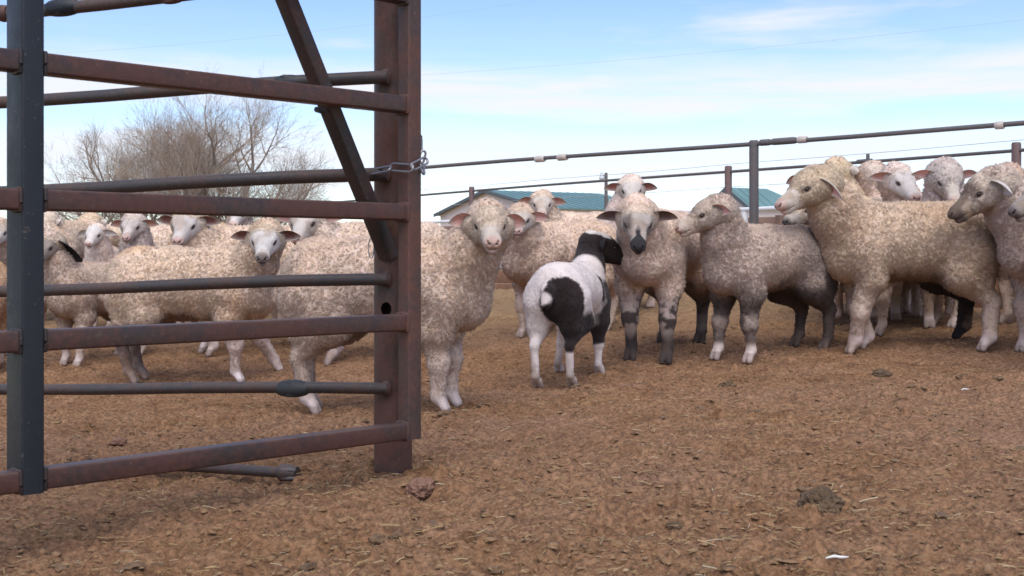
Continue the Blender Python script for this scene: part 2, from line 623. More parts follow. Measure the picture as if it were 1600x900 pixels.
def build_litter():
    rs = np.random.RandomState(3)
    # clods: squashed, jittered octahedra-like lumps
    n = 15000
    X, Y, Z = scatter_pts(rs, n, 2.3, 9)
    keep = fbm(np.stack([X * 2.6, Y * 2.6, 0 * X], -1) + 9, 2) + rs.rand(n) * .5 > .60
    X, Y, Z = X[keep], Y[keep], Z[keep]
    n = len(X)
    s = .002 + .009 * rs.rand(n) ** 3.6
    lat = [(0, 0, 1)] + [(math.cos(a), math.sin(a), .45) for a in np.arange(5) * 2 * math.pi / 5] + \
          [(math.cos(a + .6), math.sin(a + .6), -.4) for a in np.arange(5) * 2 * math.pi / 5]
    lat = np.array(lat)
    f = []
    for i in range(5):
        j = (i + 1) % 5
        f += [(0, 1 + i, 1 + j), (1 + i, 6 + i, 1 + j), (1 + j, 6 + i, 6 + j)]
    f = np.array(f)
    V = lat[None] * (1 + 1.1 * (rs.rand(n, 11, 1) - .5)) * s[:, None, None]
    ang = rs.rand(n) * 6.28
    V[..., 2] *= (.25 + .5 * rs.rand(n))[:, None]
    sx = 1 + rs.rand(n)[:, None]
    vx, vy = V[..., 0] * sx, V[..., 1]
    V = np.stack([vx * np.cos(ang)[:, None] - vy * np.sin(ang)[:, None], vx * np.sin(ang)[:, None] + vy * np.cos(ang)[:, None], V[..., 2]], -1)
    V += np.stack([X, Y, Z + s * .2], -1)[:, None, :]
    Fc = (f[None] + (np.arange(n) * 11)[:, None, None]).reshape(-1, 3)
    tag(mesh_from('dirt_clods', V.reshape(-1, 3), Fc, M_CLOD), 'small brown clods of dried manure strewn over the pen floor', 'clods', kind='stuff')
    # straw: bent slivers
    n = 9000
    X, Y, Z = scatter_pts(rs, n, 2.3, 10.5)
    L = .003 + .022 * rs.rand(n) ** 3
    w = .0006 + .0011 * rs.rand(n)
    ang = rs.rand(n) * 6.28
    d = np.stack([np.cos(ang), np.sin(ang), (rs.rand(n) - .4) * .5], -1)
    sd = np.stack([-np.sin(ang), np.cos(ang), 0 * ang], -1)
    P = np.stack([X, Y, Z + .005 + .006 * rs.rand(n)], -1)
    bend = np.stack([0 * ang, 0 * ang, L * .05], -1) + sd * (L * (rs.rand(n) - .5) * .18)[:, None]
    a, mm, e = P - d * L[:, None], P + bend, P + d * L[:, None] * .9
    ww = sd * w[:, None]
    up = np.stack([0 * w, 0 * w, w * 1.2], -1)
    V = np.stack([a - ww, a + ww, a + up, mm - ww, mm + ww, mm + up, e - ww, e + ww, e + up], 1)
    f = []
    for k in (0, 3):
        for i, j in ((0, 1), (1, 2), (2, 0)):
            f.append((k + i, k + j, k + 3 + j, k + 3 + i))
    Fc = (np.array(f)[None] + (np.arange(n) * 9)[:, None, None]).reshape(-1, 4)
    pal = np.array([(.40, .28, .13), (.33, .22, .10), (.44, .33, .18), (.27, .175, .085), (.50, .42, .28)])
    c = pal[rs.choice(5, n, p=[.34, .30, .14, .18, .04])] * (.8 + .4 * rs.rand(n, 1))
    col = np.repeat(c, 9, 0)
    tag(mesh_from('straw_litter', V.reshape(-1, 3), Fc, None, col=col, mats=[M_STRAW]),
        'loose bits of yellow straw scattered over the pen floor', 'straw', kind='stuff')


build_litter()


def build_crumbs():
    rs = np.random.RandomState(12)
    bm = bmesh.new()
    bmesh.ops.create_icosphere(bm, subdivisions=2, radius=1)
    lat = np.array([v.co[:] for v in bm.verts])
    f = np.array([[v.index for v in q.verts] for q in bm.faces])
    bm.free()
    n = 330
    X, Y, Z = scatter_pts(rs, n, 2.4, 9.5)
    s = .004 + .015 * rs.rand(n) ** 2.6
    V = np.repeat(lat[None], n, 0)
    V = V * (1 + 2.1 * (fbm(V * 2.6 + (np.arange(n) * 3.7)[:, None, None], 3, .7) - .5))[..., None]
    V = V * s[:, None, None] * np.stack([1 + rs.rand(n), 1 + .5 * rs.rand(n), .45 + .3 * rs.rand(n)], -1)[:, None, :]
    a = rs.rand(n) * 6.28
    V = np.stack([V[..., 0] * np.cos(a)[:, None] - V[..., 1] * np.sin(a)[:, None], V[..., 0] * np.sin(a)[:, None] + V[..., 1] * np.cos(a)[:, None], V[..., 2]], -1)
    V += np.stack([X, Y, Z], -1)[:, None]
    Fc = (f[None] + (np.arange(n) * len(lat))[:, None, None]).reshape(-1, 3)
    tag(mesh_from('dung_crumbs', V.reshape(-1, 3), Fc, M_CRUMB, smooth=False), 'dark crumbs of dung scattered over the pen floor', 'dung', kind='stuff')


build_crumbs()


def lump(name, px, py, size, mat, label, cat, seed, flat=.6, rough=.5, group=None):
    """irregular stone or clod sitting in the ground; size (w,d,h) in m"""
    g = on_ground(px, py)
    bm = bmesh.new()
    bmesh.ops.create_icosphere(bm, subdivisions=6, radius=1)
    v = np.array([x.co[:] for x in bm.verts])
    fc = [tuple(i.index for i in f.verts) for f in bm.faces]
    bm.free()
    r = 1 + rough * (fbm(v * 1.3 + seed * 5.1, 4, .55) - .5) * 1.6 + .45 * rough * (fbm(v * 5 + seed, 4, .7) - .5)
    v = v * r[:, None] * np.array(size) / 2
    o = mesh_from(name, v, fc, mat)
    o.location = (g[0], g[1], g[2] + size[2] * .10)
    o.rotation_euler = (0, 0, seed * 1.7)
    tag(o, label, cat, group)
    return o


# ------------------------------------------------------------------ steel gate
GE = np.array([-0.298, 3.6])                       # gate latch end
GU = np.array([-0.7071, -0.7071])                  # along the gate, towards the camera


def gate_pt(t, z, off=0.0):
    n = np.array([0.7071, -0.7071])                # gate face normal (towards the yard)
    p = GE + GU * t + n * off
    return np.array([p[0], p[1], z + EYE])


RAIL_Z = (.755, .438, .127, -.192, -.507)


def build_gate():
    root = thing('steel_gate', (*gate_pt(1.0, -.6)[:2], 0.05), 'brown square tube farm gate with a dark upright and slanting brace, at left', 'gate')
    S = .050
    m = MB()
    m.rect_tube(gate_pt(0, -.507 - S / 2), gate_pt(0, 1.06), S, S, up=(.707, -.707, 0))
    m.build('end_tube', M_POST, root)
    for z in RAIL_Z + (1.05,):
        m = MB()
        m.rect_tube(gate_pt(S / 2, z), gate_pt(1.102, z), S, S * .96)
        m.build('rail', M_RAIL, root)
        m = MB()
        m.rect_tube(gate_pt(1.156, z), gate_pt(1.75, z), S, S * .96)
        m.build('rail', M_RAIL, root)
        w = MB()                                        # weld bead at the latch end
        ring = []
        for k in range(24):
            a = 2 * math.pi * k / 24
            q = max(abs(math.cos(a)), abs(math.sin(a)))
            rr = S / 2 / (q ** .8) * .99
            ring.append(gate_pt(S / 2 + .003, z + rr * math.sin(a), rr * math.cos(a)))
        ring.append(ring[0])
        w.pipe(ring, .0055, 8, False)
        w.build('weld', M_POST, root)
    for z in RAIL_Z:
        for t in (1.100, 1.158):
            w = MB()
            ring = []
            for k in range(25):
                a = 2 * math.pi * k / 24
                q = max(abs(math.cos(a)), abs(math.sin(a)))
                rr = S / 2 / (q ** .8) * (.99 + .02 * math.sin(5 * a + t * 9))
                ring.append(gate_pt(t, z + rr * math.sin(a), rr * math.cos(a)))
            w.pipe(ring, .005, 8, False)
            w.build('weld', M_BRACE, root)
    m = MB()
    m.rect_tube(gate_pt(1.129, -.507 - .03, -.018), gate_pt(1.129, 1.06, -.018), .052, .088, up=(.707, -.707, 0))
    m.build('upright', M_DARK, root)
    m = MB()
    m.rect_tube(gate_pt(1.775, -.507 - .03), gate_pt(1.775, 1.06), S, S, up=(.707, -.707, 0))
    m.build('end_tube', M_DARK, root)
    # slanting brace behind the rails, its foot tucked into the slot of the post
    m = MB()
    a = at(448, 0, 3.38)
    b = at(608, 402, 3.69)
    d = (b - a) / np.linalg.norm(b - a)
    m.rect_tube(a - d * .35, b, .042, .052, up=(.6, -.8, 0.25))
    m.build('diagonal_brace', M_BRACE, root)
    m = MB()
    a1 = at(504, 173, 3.45)
    m.pipe([a1 + np.array([-.012, -.03, 0]), a1 + np.array([.0, .02, 0])], .008, 10)
    m.build('brace_bolt', M_RUBBER, root)
    return root


build_gate()


# ------------------------------------------------------------------ pipe fence behind the gate
def build_left_fence():
    zg = float(terrain(POST_X, POST_Y))
    root = thing('pipe_fence', (POST_X, POST_Y, zg), 'rusty round pipe fence with thick slotted post behind the gate', 'fence')
    # hollow post with two slots
    m = MB()
    n = 48
    r0, r1 = .0575, .051
    outer = [[(POST_X + r0 * math.cos(2 * math.pi * k / n), POST_Y + r0 * math.sin(2 * math.pi * k / n), z) for k in range(n)] for z in np.linspace(zg - .25, EYE + 1.15, 12)]
    inner = [[(POST_X + r1 * math.cos(2 * math.pi * k / n), POST_Y + r1 * math.sin(2 * math.pi * k / n), z) for k in range(n)] for z in np.linspace(EYE + 1.15, zg - .25, 3)]
    m.loft(outer + inner + [outer[0]], caps=False)
    post = m.build('post', M_POST, root)
    cut = MB()
    for py, sc in ((388, 1.5), (483, 1.0)):
        c = at(603 if py > 400 else 607, py, POST_Y - .06)
        rings = []
        for yy in (-.05, .06):
            rings.append([(c[0] + .0165 * math.cos(2 * math.pi * k / 24), c[1] + yy, c[2] + .0185 * sc * 1.1 * math.sin(2 * math.pi * k / 24)) for k in range(24)])
        cut.loft(rings)
    co = cut.build('cutter', M_POST)
    for ob in (post, co):
        bm = bmesh.new()
        bm.from_mesh(ob.data)
        bmesh.ops.remove_doubles(bm, verts=bm.verts, dist=1e-5)
        bmesh.ops.recalc_face_normals(bm, faces=bm.faces)
        bm.to_mesh(ob.data)
        bm.free()
    bpy.context.view_layer.update()
    md = post.modifiers.new('slots', 'BOOLEAN')
    md.operation = 'DIFFERENCE'
    md.object = co
    md.solver = 'EXACT'
    dg = bpy.context.evaluated_depsgraph_get()
    me = bpy.data.meshes.new_from_object(post.evaluated_get(dg))
    post.modifiers.clear()
    post.data = me
    print('POSTVERTS', len(me.vertices))
    me.set_sharp_from_angle(angle=math.radians(40))
    bpy.data.objects.remove(co)
    # pipes
    ys_r = (-40, 120, 272, 436, 607)
    ys_l = (14, 154, 296, 452, 607)
    rads = (.020, .0195, .0205, .0185, .0175)
    for yr, yl, r in zip(ys_r, ys_l, rads):
        a, b = at(607, yr, 3.655), at(75, yl, 3.90)
        e = a + (b - a) * 2.2
        pts = [a + (e - a) * k / 8 + np.array([0, 0, .004 * math.sin(k * 1.3)]) for k in range(9)]
        pts[0] = a
        m = MB()
        m.pipe(pts, r, 18)
        m.build('rail', M_PIPE, root)
    # weld plate and rail ends on the post
    for yr in ys_r[1:]:
        c = at(607, yr, 3.668)
        m = MB()
        m.pipe([c + np.array([-.016, 0, 0]), c + np.array([.0, 0, 0]), c + np.array([.004, .001, 0])], [.0235, .024, .018], 16)
        m.build('weld_collar', M_POST, root)
    def on_pipe(i, px):
        a, b = at(607, ys_r[i], 3.655), at(75, ys_l[i], 3.90)
        best = min(np.linspace(0, 2, 800), key=lambda t: abs((a + (b - a) * t)[0] / (a + (b - a) * t)[1] * F + 800 - px))
        d = (b - a) / np.linalg.norm(b - a)
        return a + (b - a) * best, d

    def clamp(i, px, L, R, mat):
        c, d = on_pipe(i, px)
        m = MB()
        k = 11
        m.pipe([c + d * L * (j / (k - 1) - .5) for j in range(k)],
               [R * (.62 + .38 * math.sin(math.pi * min(1, max(0, j / (k - 1)))) ** .6) for j in range(k)], 16)
        o = m.build('clamp', mat, root)
        # rubber wings
        m = MB()
        for sgn in (-1, 1):
            p = c + np.array([0, -.006, sgn * R * .62])
            m.pipe([p + d * L * .42, p + d * L * .1 + np.array([0, -.008, 0]), p - d * L * .42], [.004, .009, .004], 8)
        m.build('clamp_strap', mat, root)
    clamp(4, 458, .098, .027, M_RUBBER)
    clamp(1, 450, .088, .026, M_RUBBER)
    clamp(0, 98, .11, .029, M_DARK)
    clamp(0, 268, .075, .024, M_POST)
    c, d = on_pipe(0, 5)
    m = MB()
    m.pipe([c - d * .02, c, c + d * .018], [.024, .028, .022], 16)
    m.build('clamp', M_POST, root)
    # wire loop hanging beside the post
    m = MB()
    c = at(580, 388, 3.7)
    m.pipe([c + np.array([.008 * math.cos(t), 0, .03 * math.sin(t)]) for t in np.linspace(0, 6.28, 20)], .0016, 6, False)
    m.build('wire_loop', M_CHAIN, root)


build_left_fence()


def build_chain():
    g = at(612, 262, 3.6)
    root = thing('chain', g, 'galvanised chain tying the gate end tube to the fence post', 'chain')

    def link(a, b, nrm, w=.011, r=.0034):
        a, b, nrm = np.array(a, float), np.array(b, float), np.array(nrm, float)
        d = (b - a) / np.linalg.norm(b - a)
        s = np.cross(d, nrm)
        s /= np.linalg.norm(s)
        pts = []
        for k in range(9):
            t = math.pi * (k / 8 - .5)
            pts.append(b + d * w * math.cos(t) + s * w * math.sin(t))
        for k in range(9):
            t = math.pi * (k / 8 + .5)
            pts.append(a + d * w * math.cos(t) + s * w * math.sin(t))
        pts.append(pts[0])
        m = MB()
        m.pipe(pts, r, 8, False)
        m.build('link', M_CHAIN, root)
    P = lambda x, y, d: at(x, y, d)
    link(P(583, 268, 3.655), P(606, 264, 3.60), (.2, -1, .5))
    link(P(614, 261, 3.595), P(641, 263, 3.545), (.1, -1, .12))
    link(P(647, 260, 3.55), P(664, 251, 3.59), (.5, -1, .25), .010)
    link(P(657, 233, 3.605), P(657, 216, 3.61), (1, -.4, 0), .008)
    link(P(658, 251, 3.605), P(661, 240, 3.605), (.5, -1, 0), .008)
    link(P(661, 268, 3.60), P(659, 258, 3.605), (1, -.5, 0), .008)
    link(P(589, 277, 3.66), P(577, 272, 3.69), (.3, -.6, .8), .010)


build_chain()


def build_loose_pipe():
    a, b = on_ground(185, 743), on_ground(440, 757)
    a[2] += .036
    b[2] += .036
    root = thing('loose_pipe', ((a + b) / 2), 'loose grey pipe with flattened end lying under the gate', 'pipe')
    m = MB()
    m.pipe([a, (a + b) / 2 + np.array([0, 0, .004]), b], .0165, 16)
    m.build('tube', M_PIPE, root)
    d = (b - a) / np.linalg.norm(b - a)
    m = MB()
    m.pipe([b - d * .012, b, b + d * .03, b + d * .055], [.018, .027, .026, .020], 16)
    o = m.build('end_clamp', M_PIPE, root)
    m = MB()
    for sgn in (-1, 1):
        q = b + np.array([0, -.018, .012 * sgn])
        m.pipe([q, q + d * .03, q + d * .052], [.006, .008, .004], 8)
    m.build('end_strap', M_FPOST, root)


build_loose_pipe()


# ------------------------------------------------------------------ fences beyond the flock
def seg_at(A, B, px):
    """point of the plan line A-B seen at pixel column px"""
    k = (px - 800) / F
    A, B = np.array(A), np.array(B)
    s = (k * A[1] - A[0]) / ((B[0] - A[0]) - k * (B[1] - A[1]))
    p = A + (B - A) * s
    return p, s


def build_right_fences():
    A0, A1 = (-.87, 12.4), (3.44, 8.3)
    zr = .89 + EYE
    p, s = seg_at(A0, A1, 1178)
    root = thing('pipe_fence', (p[0], p[1], float(terrain(*p))), 'tall grey pipe fence with pale sleeves on its rail, nearest behind the flock', 'fence')
    a, b = np.array(A0), np.array(A1)
    m = MB()
    m.pipe([(*(a + (b - a) * t), zr + .006 * math.sin(t * 7)) for t in np.linspace(-.12, 1.6, 18)], .0175, 12)
    m.build('rail', M_FPOST, root)
    for t in (s, s + .9):
        q = a + (b - a) * t
        m = MB()
        m.pipe([(*q, float(terrain(*q)) - .2), (*q, zr - .02)], .037, 18)
        m.build('post', M_FPOST, root)
        m = MB()
        m.pipe([(*q, zr - .022), (*q, zr + .012), (*q, zr + .024)], [.040, .040, .028], 16)
        m.build('post_cap', M_FPOST, root)
    d = np.append((b - a) / np.linalg.norm(b - a), 0)

    def sleeve(px0, px1, r, mat, name):
        q0, q1 = seg_at(A0, A1, px0)[0], seg_at(A0, A1, px1)[0]
        m = MB()
        m.pipe([np.append(q0, zr), np.append(q0 * .9 + q1 * .1, zr), np.append(q0 * .1 + q1 * .9, zr), np.append(q1, zr)], [r * .85, r, r, r * .85], 14)
        m.build(name, mat, root)
    for c in (844, 879, 1254, 1562):
        sleeve(c - 7, c + 7, .030 if c < 1000 else .027, M_SLEEVE, 'sleeve')
    sleeve(1188, 1203, .026, M_FPOST, 'splice')
    sleeve(1206, 1244, .027, M_FPOST, 'splice')
    # feed bunk along the foot of the fence
    off = np.array([.25, .26])
    r2 = thing('feed_bunk', (*(a + (b - a) * .5 + off), float(terrain(*(a + (b - a) * .5 + off)))), 'low feed bunk of brown boards with pale rim along the pen edge', 'feed bunk')
    a2, b2 = a + off, b + off
    pts = [a2 + (b2 - a2) * t for t in np.linspace(-.55, 1.5, 9)]
    m = MB()
    for q0, q1 in zip(pts[:-1], pts[1:]):
        z0 = float(terrain(*((q0 + q1) / 2)))
        for k in range(2):
            e = d[:2] * .006
            m.rect_tube(np.append(q0 + e, z0 + .005 + .13 * k), np.append(q1 - e, z0 + .005 + .13 * k), .04, .122, .005)
    m.build('board', M_PLANK, r2)
    m = MB()
    for q0, q1 in zip(pts[:-1], pts[1:]):
        z0 = float(terrain(*((q0 + q1) / 2)))
        w = np.array([.055, .055])
        m.rect_tube(np.append(q0 + w, z0 + .27), np.append(q1 + w, z0 + .27), .05, .13, .02)
    m.build('rim', M_CONC, r2)

    # second fence, brown posts with wires
    B0, B1 = np.array((-1.44, 19.2)), np.array((4.52, 10.9))
    zb = .943 + EYE
    p, s = seg_at(B0, B1, 1138)
    root = thing('pipe_fence', (p[0], p[1], float(terrain(*p))), 'far pipe fence with short brown posts and thin wires, second behind the flock', 'fence')
    m = MB()
    m.pipe([(*(B0 + (B1 - B0) * t), zb + .008 * math.sin(t * 5)) for t in np.linspace(-.75, 1.35, 18)], .0165, 10)
    m.build('rail', M_FPOST, root)
    for px in (737, 1138, 1588):
        q = seg_at(B0, B1, px)[0]
        m = MB()
        m.pipe([(*q, float(terrain(*q)) - .2), (*q, zb + .05), (*q, zb + .065)], [.041, .041, .034], 16)
        m.build('post', M_FBROWN, root)
    q = seg_at(B0, B1, 1356)[0]
    m = MB()
    m.pipe([(*q, float(terrain(*q)) - .1), (*q, zb + .07)], .018, 12)
    m.build('stay', M_FPOST, root)
    m = MB()
    q0, q1 = seg_at(B0, B1, 1340)[0], seg_at(B0, B1, 1362)[0]
    m.pipe([np.append(q0, zb), np.append(q1, zb)], .023, 12)
    m.build('splice', M_FPOST, root)
    for dz in (.085, -.17):
        m = MB()
        m.pipe([(*(B0 + (B1 - B0) * t), zb + dz - .01 * math.sin(math.pi * ((t * 3) % 1))) for t in np.linspace(-.75, 1.35, 40)], .0028, 5)
        m.build('wire', M_WIRE, root)

    # white rail fence further back
    W0, W1 = B0 + np.array([.5, .9]), B1 + np.array([.6, 1.0])
    zw = .565 + EYE
    p = W0 + (W1 - W0) * .5
    root = thing('rail_fence', (p[0], p[1], float(terrain(*p))), 'low white pipe rail on white posts beyond the brown posts', 'fence')
    m = MB()
    m.pipe([(*(W0 + (W1 - W0) * t), zw) for t in np.linspace(-.3, 1.3, 6)], .027, 14)
    m.build('rail', M_WHITE, root)
    for px in (660, 1163, 1420):
        q = seg_at(W0, W1, px)[0]
        m = MB()
        m.pipe([(*q, float(terrain(*q)) - .2), (*q, zw - .03)], .04, 14)
        m.build('post', M_WHITE, root)

    # brown board fence behind the white rail
    K0, K1 = np.array((-9.0, 31.0)), np.array((12.0, 19.0))
    p = (K0 + K1) / 2
    root = thing('board_fence', (p[0], p[1], float(terrain(*p))), 'weathered brown board fence behind the white rail', 'fence')
    n = 9
    for k in range(n + 1):
        q = K0 + (K1 - K0) * k / n
        z0 = float(terrain(*q))
        m = MB()
        m.box((-.07, -.07, -.2), (.07, .07, EYE + .86 - .30 * (1 - k / n) - z0), 0.5, (q[0], q[1], z0))
        m.build('post', M_PLANKD, root, smooth=False)
    for zz in (.10, .33, .55, .74):
        m = MB()
        for k in range(n):
            q0, q1 = K0 + (K1 - K0) * k / n, K0 + (K1 - K0) * (k + 1) / n
            m.rect_tube(np.append(q0, zz + EYE - .30 * (1 - k / n)), np.append(q1, zz + EYE - .30 * (1 - (k + 1) / n)), .05, .19, .01)
        m.build('board', M_PLANKD, root)


build_right_fences()


# ------------------------------------------------------------------ barns, lamp, lines
def build_barn(P, L, w, ridge, eave, label, hip=0.0, doors=()):
    P = np.array(P, float)
    la = np.array([.875, .485]) / np.linalg.norm([.875, .485])
    ga = np.array([la[1], -la[0]])
    z0 = float(terrain(*P)) - .3
    root = thing('barn', (P[0], P[1], z0), label, 'barn')

    def W(l, g, z):
        q = P + la * l + ga * g
        return (q[0], q[1], z)
    m = MB()
    er, rr = EYE + eave, EYE + ridge
    ov = .45
    v = [W(0, -w, z0), W(0, w, z0), W(0, w, er), W(0, 0, rr - .12), W(0, -w, er),
         W(L, -w, z0), W(L, w, z0), W(L, w, er), W(L, 0, rr - .12 if not hip else er), W(L, -w, er)]
    m.add(v, [(0, 1, 2, 3, 4), (9, 8, 7, 6, 5), (1, 6, 7, 2), (5, 0, 4, 9)])
    m.build('wall', M_WALL, root, smooth=False)
    m = MB()
    k = (rr - er) / w
    o2 = w + .6
    th = .14
    for sg in (-1, 1):
        lo = rr - k * o2
        hl = L + ov - hip
        v = [W(-ov, 0, rr), W(hl, 0, rr), W(L + ov, sg * o2, lo), W(-ov, sg * o2, lo)]
        v += [(x, y, z - th) for x, y, z in v]
        f = [(0, 1, 2, 3), (7, 6, 5, 4), (0, 4, 5, 1), (1, 5, 6, 2), (2, 6, 7, 3), (3, 7, 4, 0)]
        if sg < 0:
            f = [q[::-1] for q in f]
        m.add(v, f)
        for j in range(int((L + ov - hip) / .9)):        # standing seams
            l0 = -ov + .45 + j * .9
            a, b = np.array(W(l0, sg * .1, rr - k * .1 + .03)), np.array(W(l0, sg * o2, lo + .03))
            m.rect_tube(a, b, .06, .05, .01)
    if hip:
        lo = rr - k * o2
        m.add([W(L + ov - hip, 0, rr), W(L + ov, o2, lo), W(L + ov, -o2, lo)], [(0, 1, 2)])
    m.build('roof', M_ROOF, root, smooth=False)
    m = MB()
    for sg in (-1, 1):
        a, b = np.array(W(-ov - .03, 0, rr - .10)), np.array(W(-ov - .03, sg * o2, rr - k * o2 - .10))
        m.rect_tube(a, b, .08, .34, .02)
    m.build('gable_trim', M_TRIM, root)
    for g0, g1, zb, zt in doors:
        m = MB()
        a = [W(-.06, g0, zb), W(-.06, g1, zb), W(-.06, g1, zt), W(-.06, g0, zt)]
        b = [W(.02, g0, zb), W(.02, g1, zb), W(.02, g1, zt), W(.02, g0, zt)]
        m.add(a + b, [(0, 1, 2, 3), (7, 6, 5, 4), (0, 4, 5, 1), (1, 5, 6, 2), (2, 6, 7, 3), (3, 7, 4, 0)])
        dr = m.build('door', M_DOOR, root, smooth=False)
        m = MB()
        m.rect_tube(np.array(W(-.1, g0 - .2, zt + .12)), np.array(W(-.1, g1 + .2, zt + .12)), .12, .25, .02)
        m.build('door_track', M_TRIM, dr)
    return root, W


build_barn((-2.36, 120), 12.6, 10.6, 6.4, 4.45, 'wide tan barn with teal metal roof, left of the yard light pole', doors=((-5.2, 1.2, 0.2, 4.3),))
build_barn((19.4, 110), 6.4, 2.45, 6.1, 4.65, 'small tan shed with green hipped roof between the tall fence posts', hip=2.6)


def build_lamp():
    d = 62.0
    b = at(947, 420, d)
    z0 = float(terrain(b[0], b[1]))
    root = thing('yard_light', (b[0], b[1], z0), 'slim grey yard light pole with glass lamp beside the wide barn', 'light')
    zt = EYE + (HORIZON - 270) / F * d
    m = MB()
    m.pipe([(b[0], b[1], z0 - .3), (b[0], b[1], zt)], [.11, .08], 12)
    m.build('pole', M_FPOST, root)
    m = MB()
    m.pipe([(b[0], b[1], zt - .18), (b[0] - .2, b[1], zt - .10)], .03, 8)
    m.build('arm', M_FPOST, root)
    m = MB()
    c = np.array([b[0] - .22, b[1], zt - .34])
    m.pipe([c + np.array([0, 0, z]) for z in (.38, .30, .18, .06, -.02)], [.04, .07, .10, .14, .10], 14)
    m.build('lamp', M_GLASS, root)


build_lamp()


def build_lines():
    specs = [((80, 84), (640, 30), 40, 44, 'thin overhead wire crossing the sky above the bare trees'),
             ((660, 117), (1600, 31), 46, 34, 'thin overhead wire climbing across the sky to the right')]
    for (x0, y0), (x1, y1), d0, d1, lab in specs:
        a, b = at(x0, y0, d0), at(x1, y1, d1)
        e0, e1 = a - (b - a) * .6, b + (b - a) * .6
        m = MB()
        m.pipe([e0 + (e1 - e0) * t - np.array([0, 0, .5 * math.sin(math.pi * t) - .38]) for t in np.linspace(0, 1, 40)], .003, 5)
        o = m.build('power_line', M_WIRE)
        tag(o, lab, 'wire', 'overhead wires')


build_lines()


# ------------------------------------------------------------------ bare trees
def build_tree(px, d, H, spread, seed, label, stems=1, lean=0.0, dry=0, dense=1.0, name='bare_tree'):
    rnd = random.Random(seed)
    bx = (px - 800) / F * d
    z0 = float(terrain(bx, d)) - .15
    root = thing(name, (bx, d, z0), label, 'tree' if name == 'bare_tree' else 'bush', 'bare trees beyond the pen' if name == 'bare_tree' else 'bare bushes beyond the pen')
    trunk, twigs, leaves = MB(), MB(), []

    def rnd_dir(v, amt):
        w = np.array([rnd.gauss(0, 1), rnd.gauss(0, 1), rnd.gauss(0, 1)])
        w -= v * w.dot(v)
        w /= np.linalg.norm(w) + 1e-6
        r = v * math.cos(amt) + w * math.sin(amt)
        return r / np.linalg.norm(r)

    def grow(p, v, L, r, depth):
        n = 4 if depth < 4 else 3
        pts, rad = [p], [r]
        q, w = p.copy(), v.copy()
        r1 = r * (.62 if depth < 4 else .3)
        for k in range(n):
            w = rnd_dir(w, rnd.uniform(.04, .20))
            w[2] += .05 if depth < 4 else .03
            w /= np.linalg.norm(w)
            q = q + w * L / n
            pts.append(q.copy())
            rad.append(r + (r1 - r) * (k + 1) / n)
        (trunk if depth < 3 else twigs).pipe(pts, rad, 8 if depth < 2 else (5 if depth < 4 else 3), depth < 2)
        if dry and depth in (3, 4) and rnd.random() < dry:
            leaves.append(pts[-1])
        if depth >= 6:
            return
        kids = {0: 4, 1: 4, 2: 4, 3: 5, 4: 4, 5: 3}[depth]
        if depth >= 2:
            kids = max(2, int(round(kids * dense)))
        for c in range(kids):
            t = 1.0 if c == 0 else rnd.uniform(.30, 1.0)
            i = min(n - 1, int(t * n))
            f = t * n - i
            b = pts[i] + (pts[min(i + 1, n)] - pts[i]) * f
            ang = rnd.uniform(.12, .3) if c == 0 else rnd.uniform(.35, .85) * spread
            grow(b, rnd_dir(w, ang), L * rnd.uniform(.60, .86), max(.005, rad[i] * (.72 if c == 0 else rnd.uniform(.42, .62))), depth + 1)
    for s in range(stems):
        a = rnd.uniform(-.35, .35) if stems == 1 else (s / (stems - 1) - .5) * 1.15 + rnd.uniform(-.1, .1)
        v = np.array([math.sin(a + lean), rnd.uniform(-.25, .25), math.cos(a + lean)])
        grow(np.array([bx + .35 * (s - (stems - 1) / 2), d + rnd.uniform(-.3, .3), z0]), v / np.linalg.norm(v), H * .30, .042 * H / math.sqrt(stems) * 1.05, 0)
    trunk.build('trunk', M_BARK, root, auto=0)
    twigs.build('crown', M_TWIG, root, auto=0)
    if leaves:
        rs = np.random.RandomState(seed)
        nl = 28
        P = np.repeat(np.array(leaves), nl, 0) + rs.randn(len(leaves) * nl, 3) * .22
        e1 = rs.randn(len(P), 3)
        e1 /= np.linalg.norm(e1, axis=1)[:, None]
        e2 = np.cross(e1, rs.randn(len(P), 3))
        e2 /= np.linalg.norm(e2, axis=1)[:, None]
        s = .035 + .03 * rs.rand(len(P), 1)
        V = np.stack([P - e1 * s, P + e2 * s * .6, P + e1 * s, P - e2 * s * .6], 1).reshape(-1, 3)
        mesh_from('dry_foliage', V, np.arange(len(V)).reshape(-1, 4), M_DRY, root)


build_tree(312, 58, 10.0, 1.1, 11, 'tallest bare tree with reddish dry leaf clusters in its middle', 3, 0.0, .025)
build_tree(262, 60, 9.0, 1.15, 5, 'bare twiggy tree just left of the reddish tree', 2, -.12)
build_tree(366, 60, 7.6, 1.05, 23, 'bare spreading tree right of the reddish tree', 2, .10)
build_tree(212, 62, 7.2, 1.2, 31, 'leftmost bare tree leaning left with low twigs', 2, -.45)
build_tree(92, 40, 2.0, 1.1, 41, 'low tangled bare bush by the gate upright', 4, 0, 0, .7, 'bare_bush')
build_tree(426, 50, 2.2, 1.2, 43, 'low bare bush at the right foot of the trees', 4, .2, 0, .7, 'bare_bush')


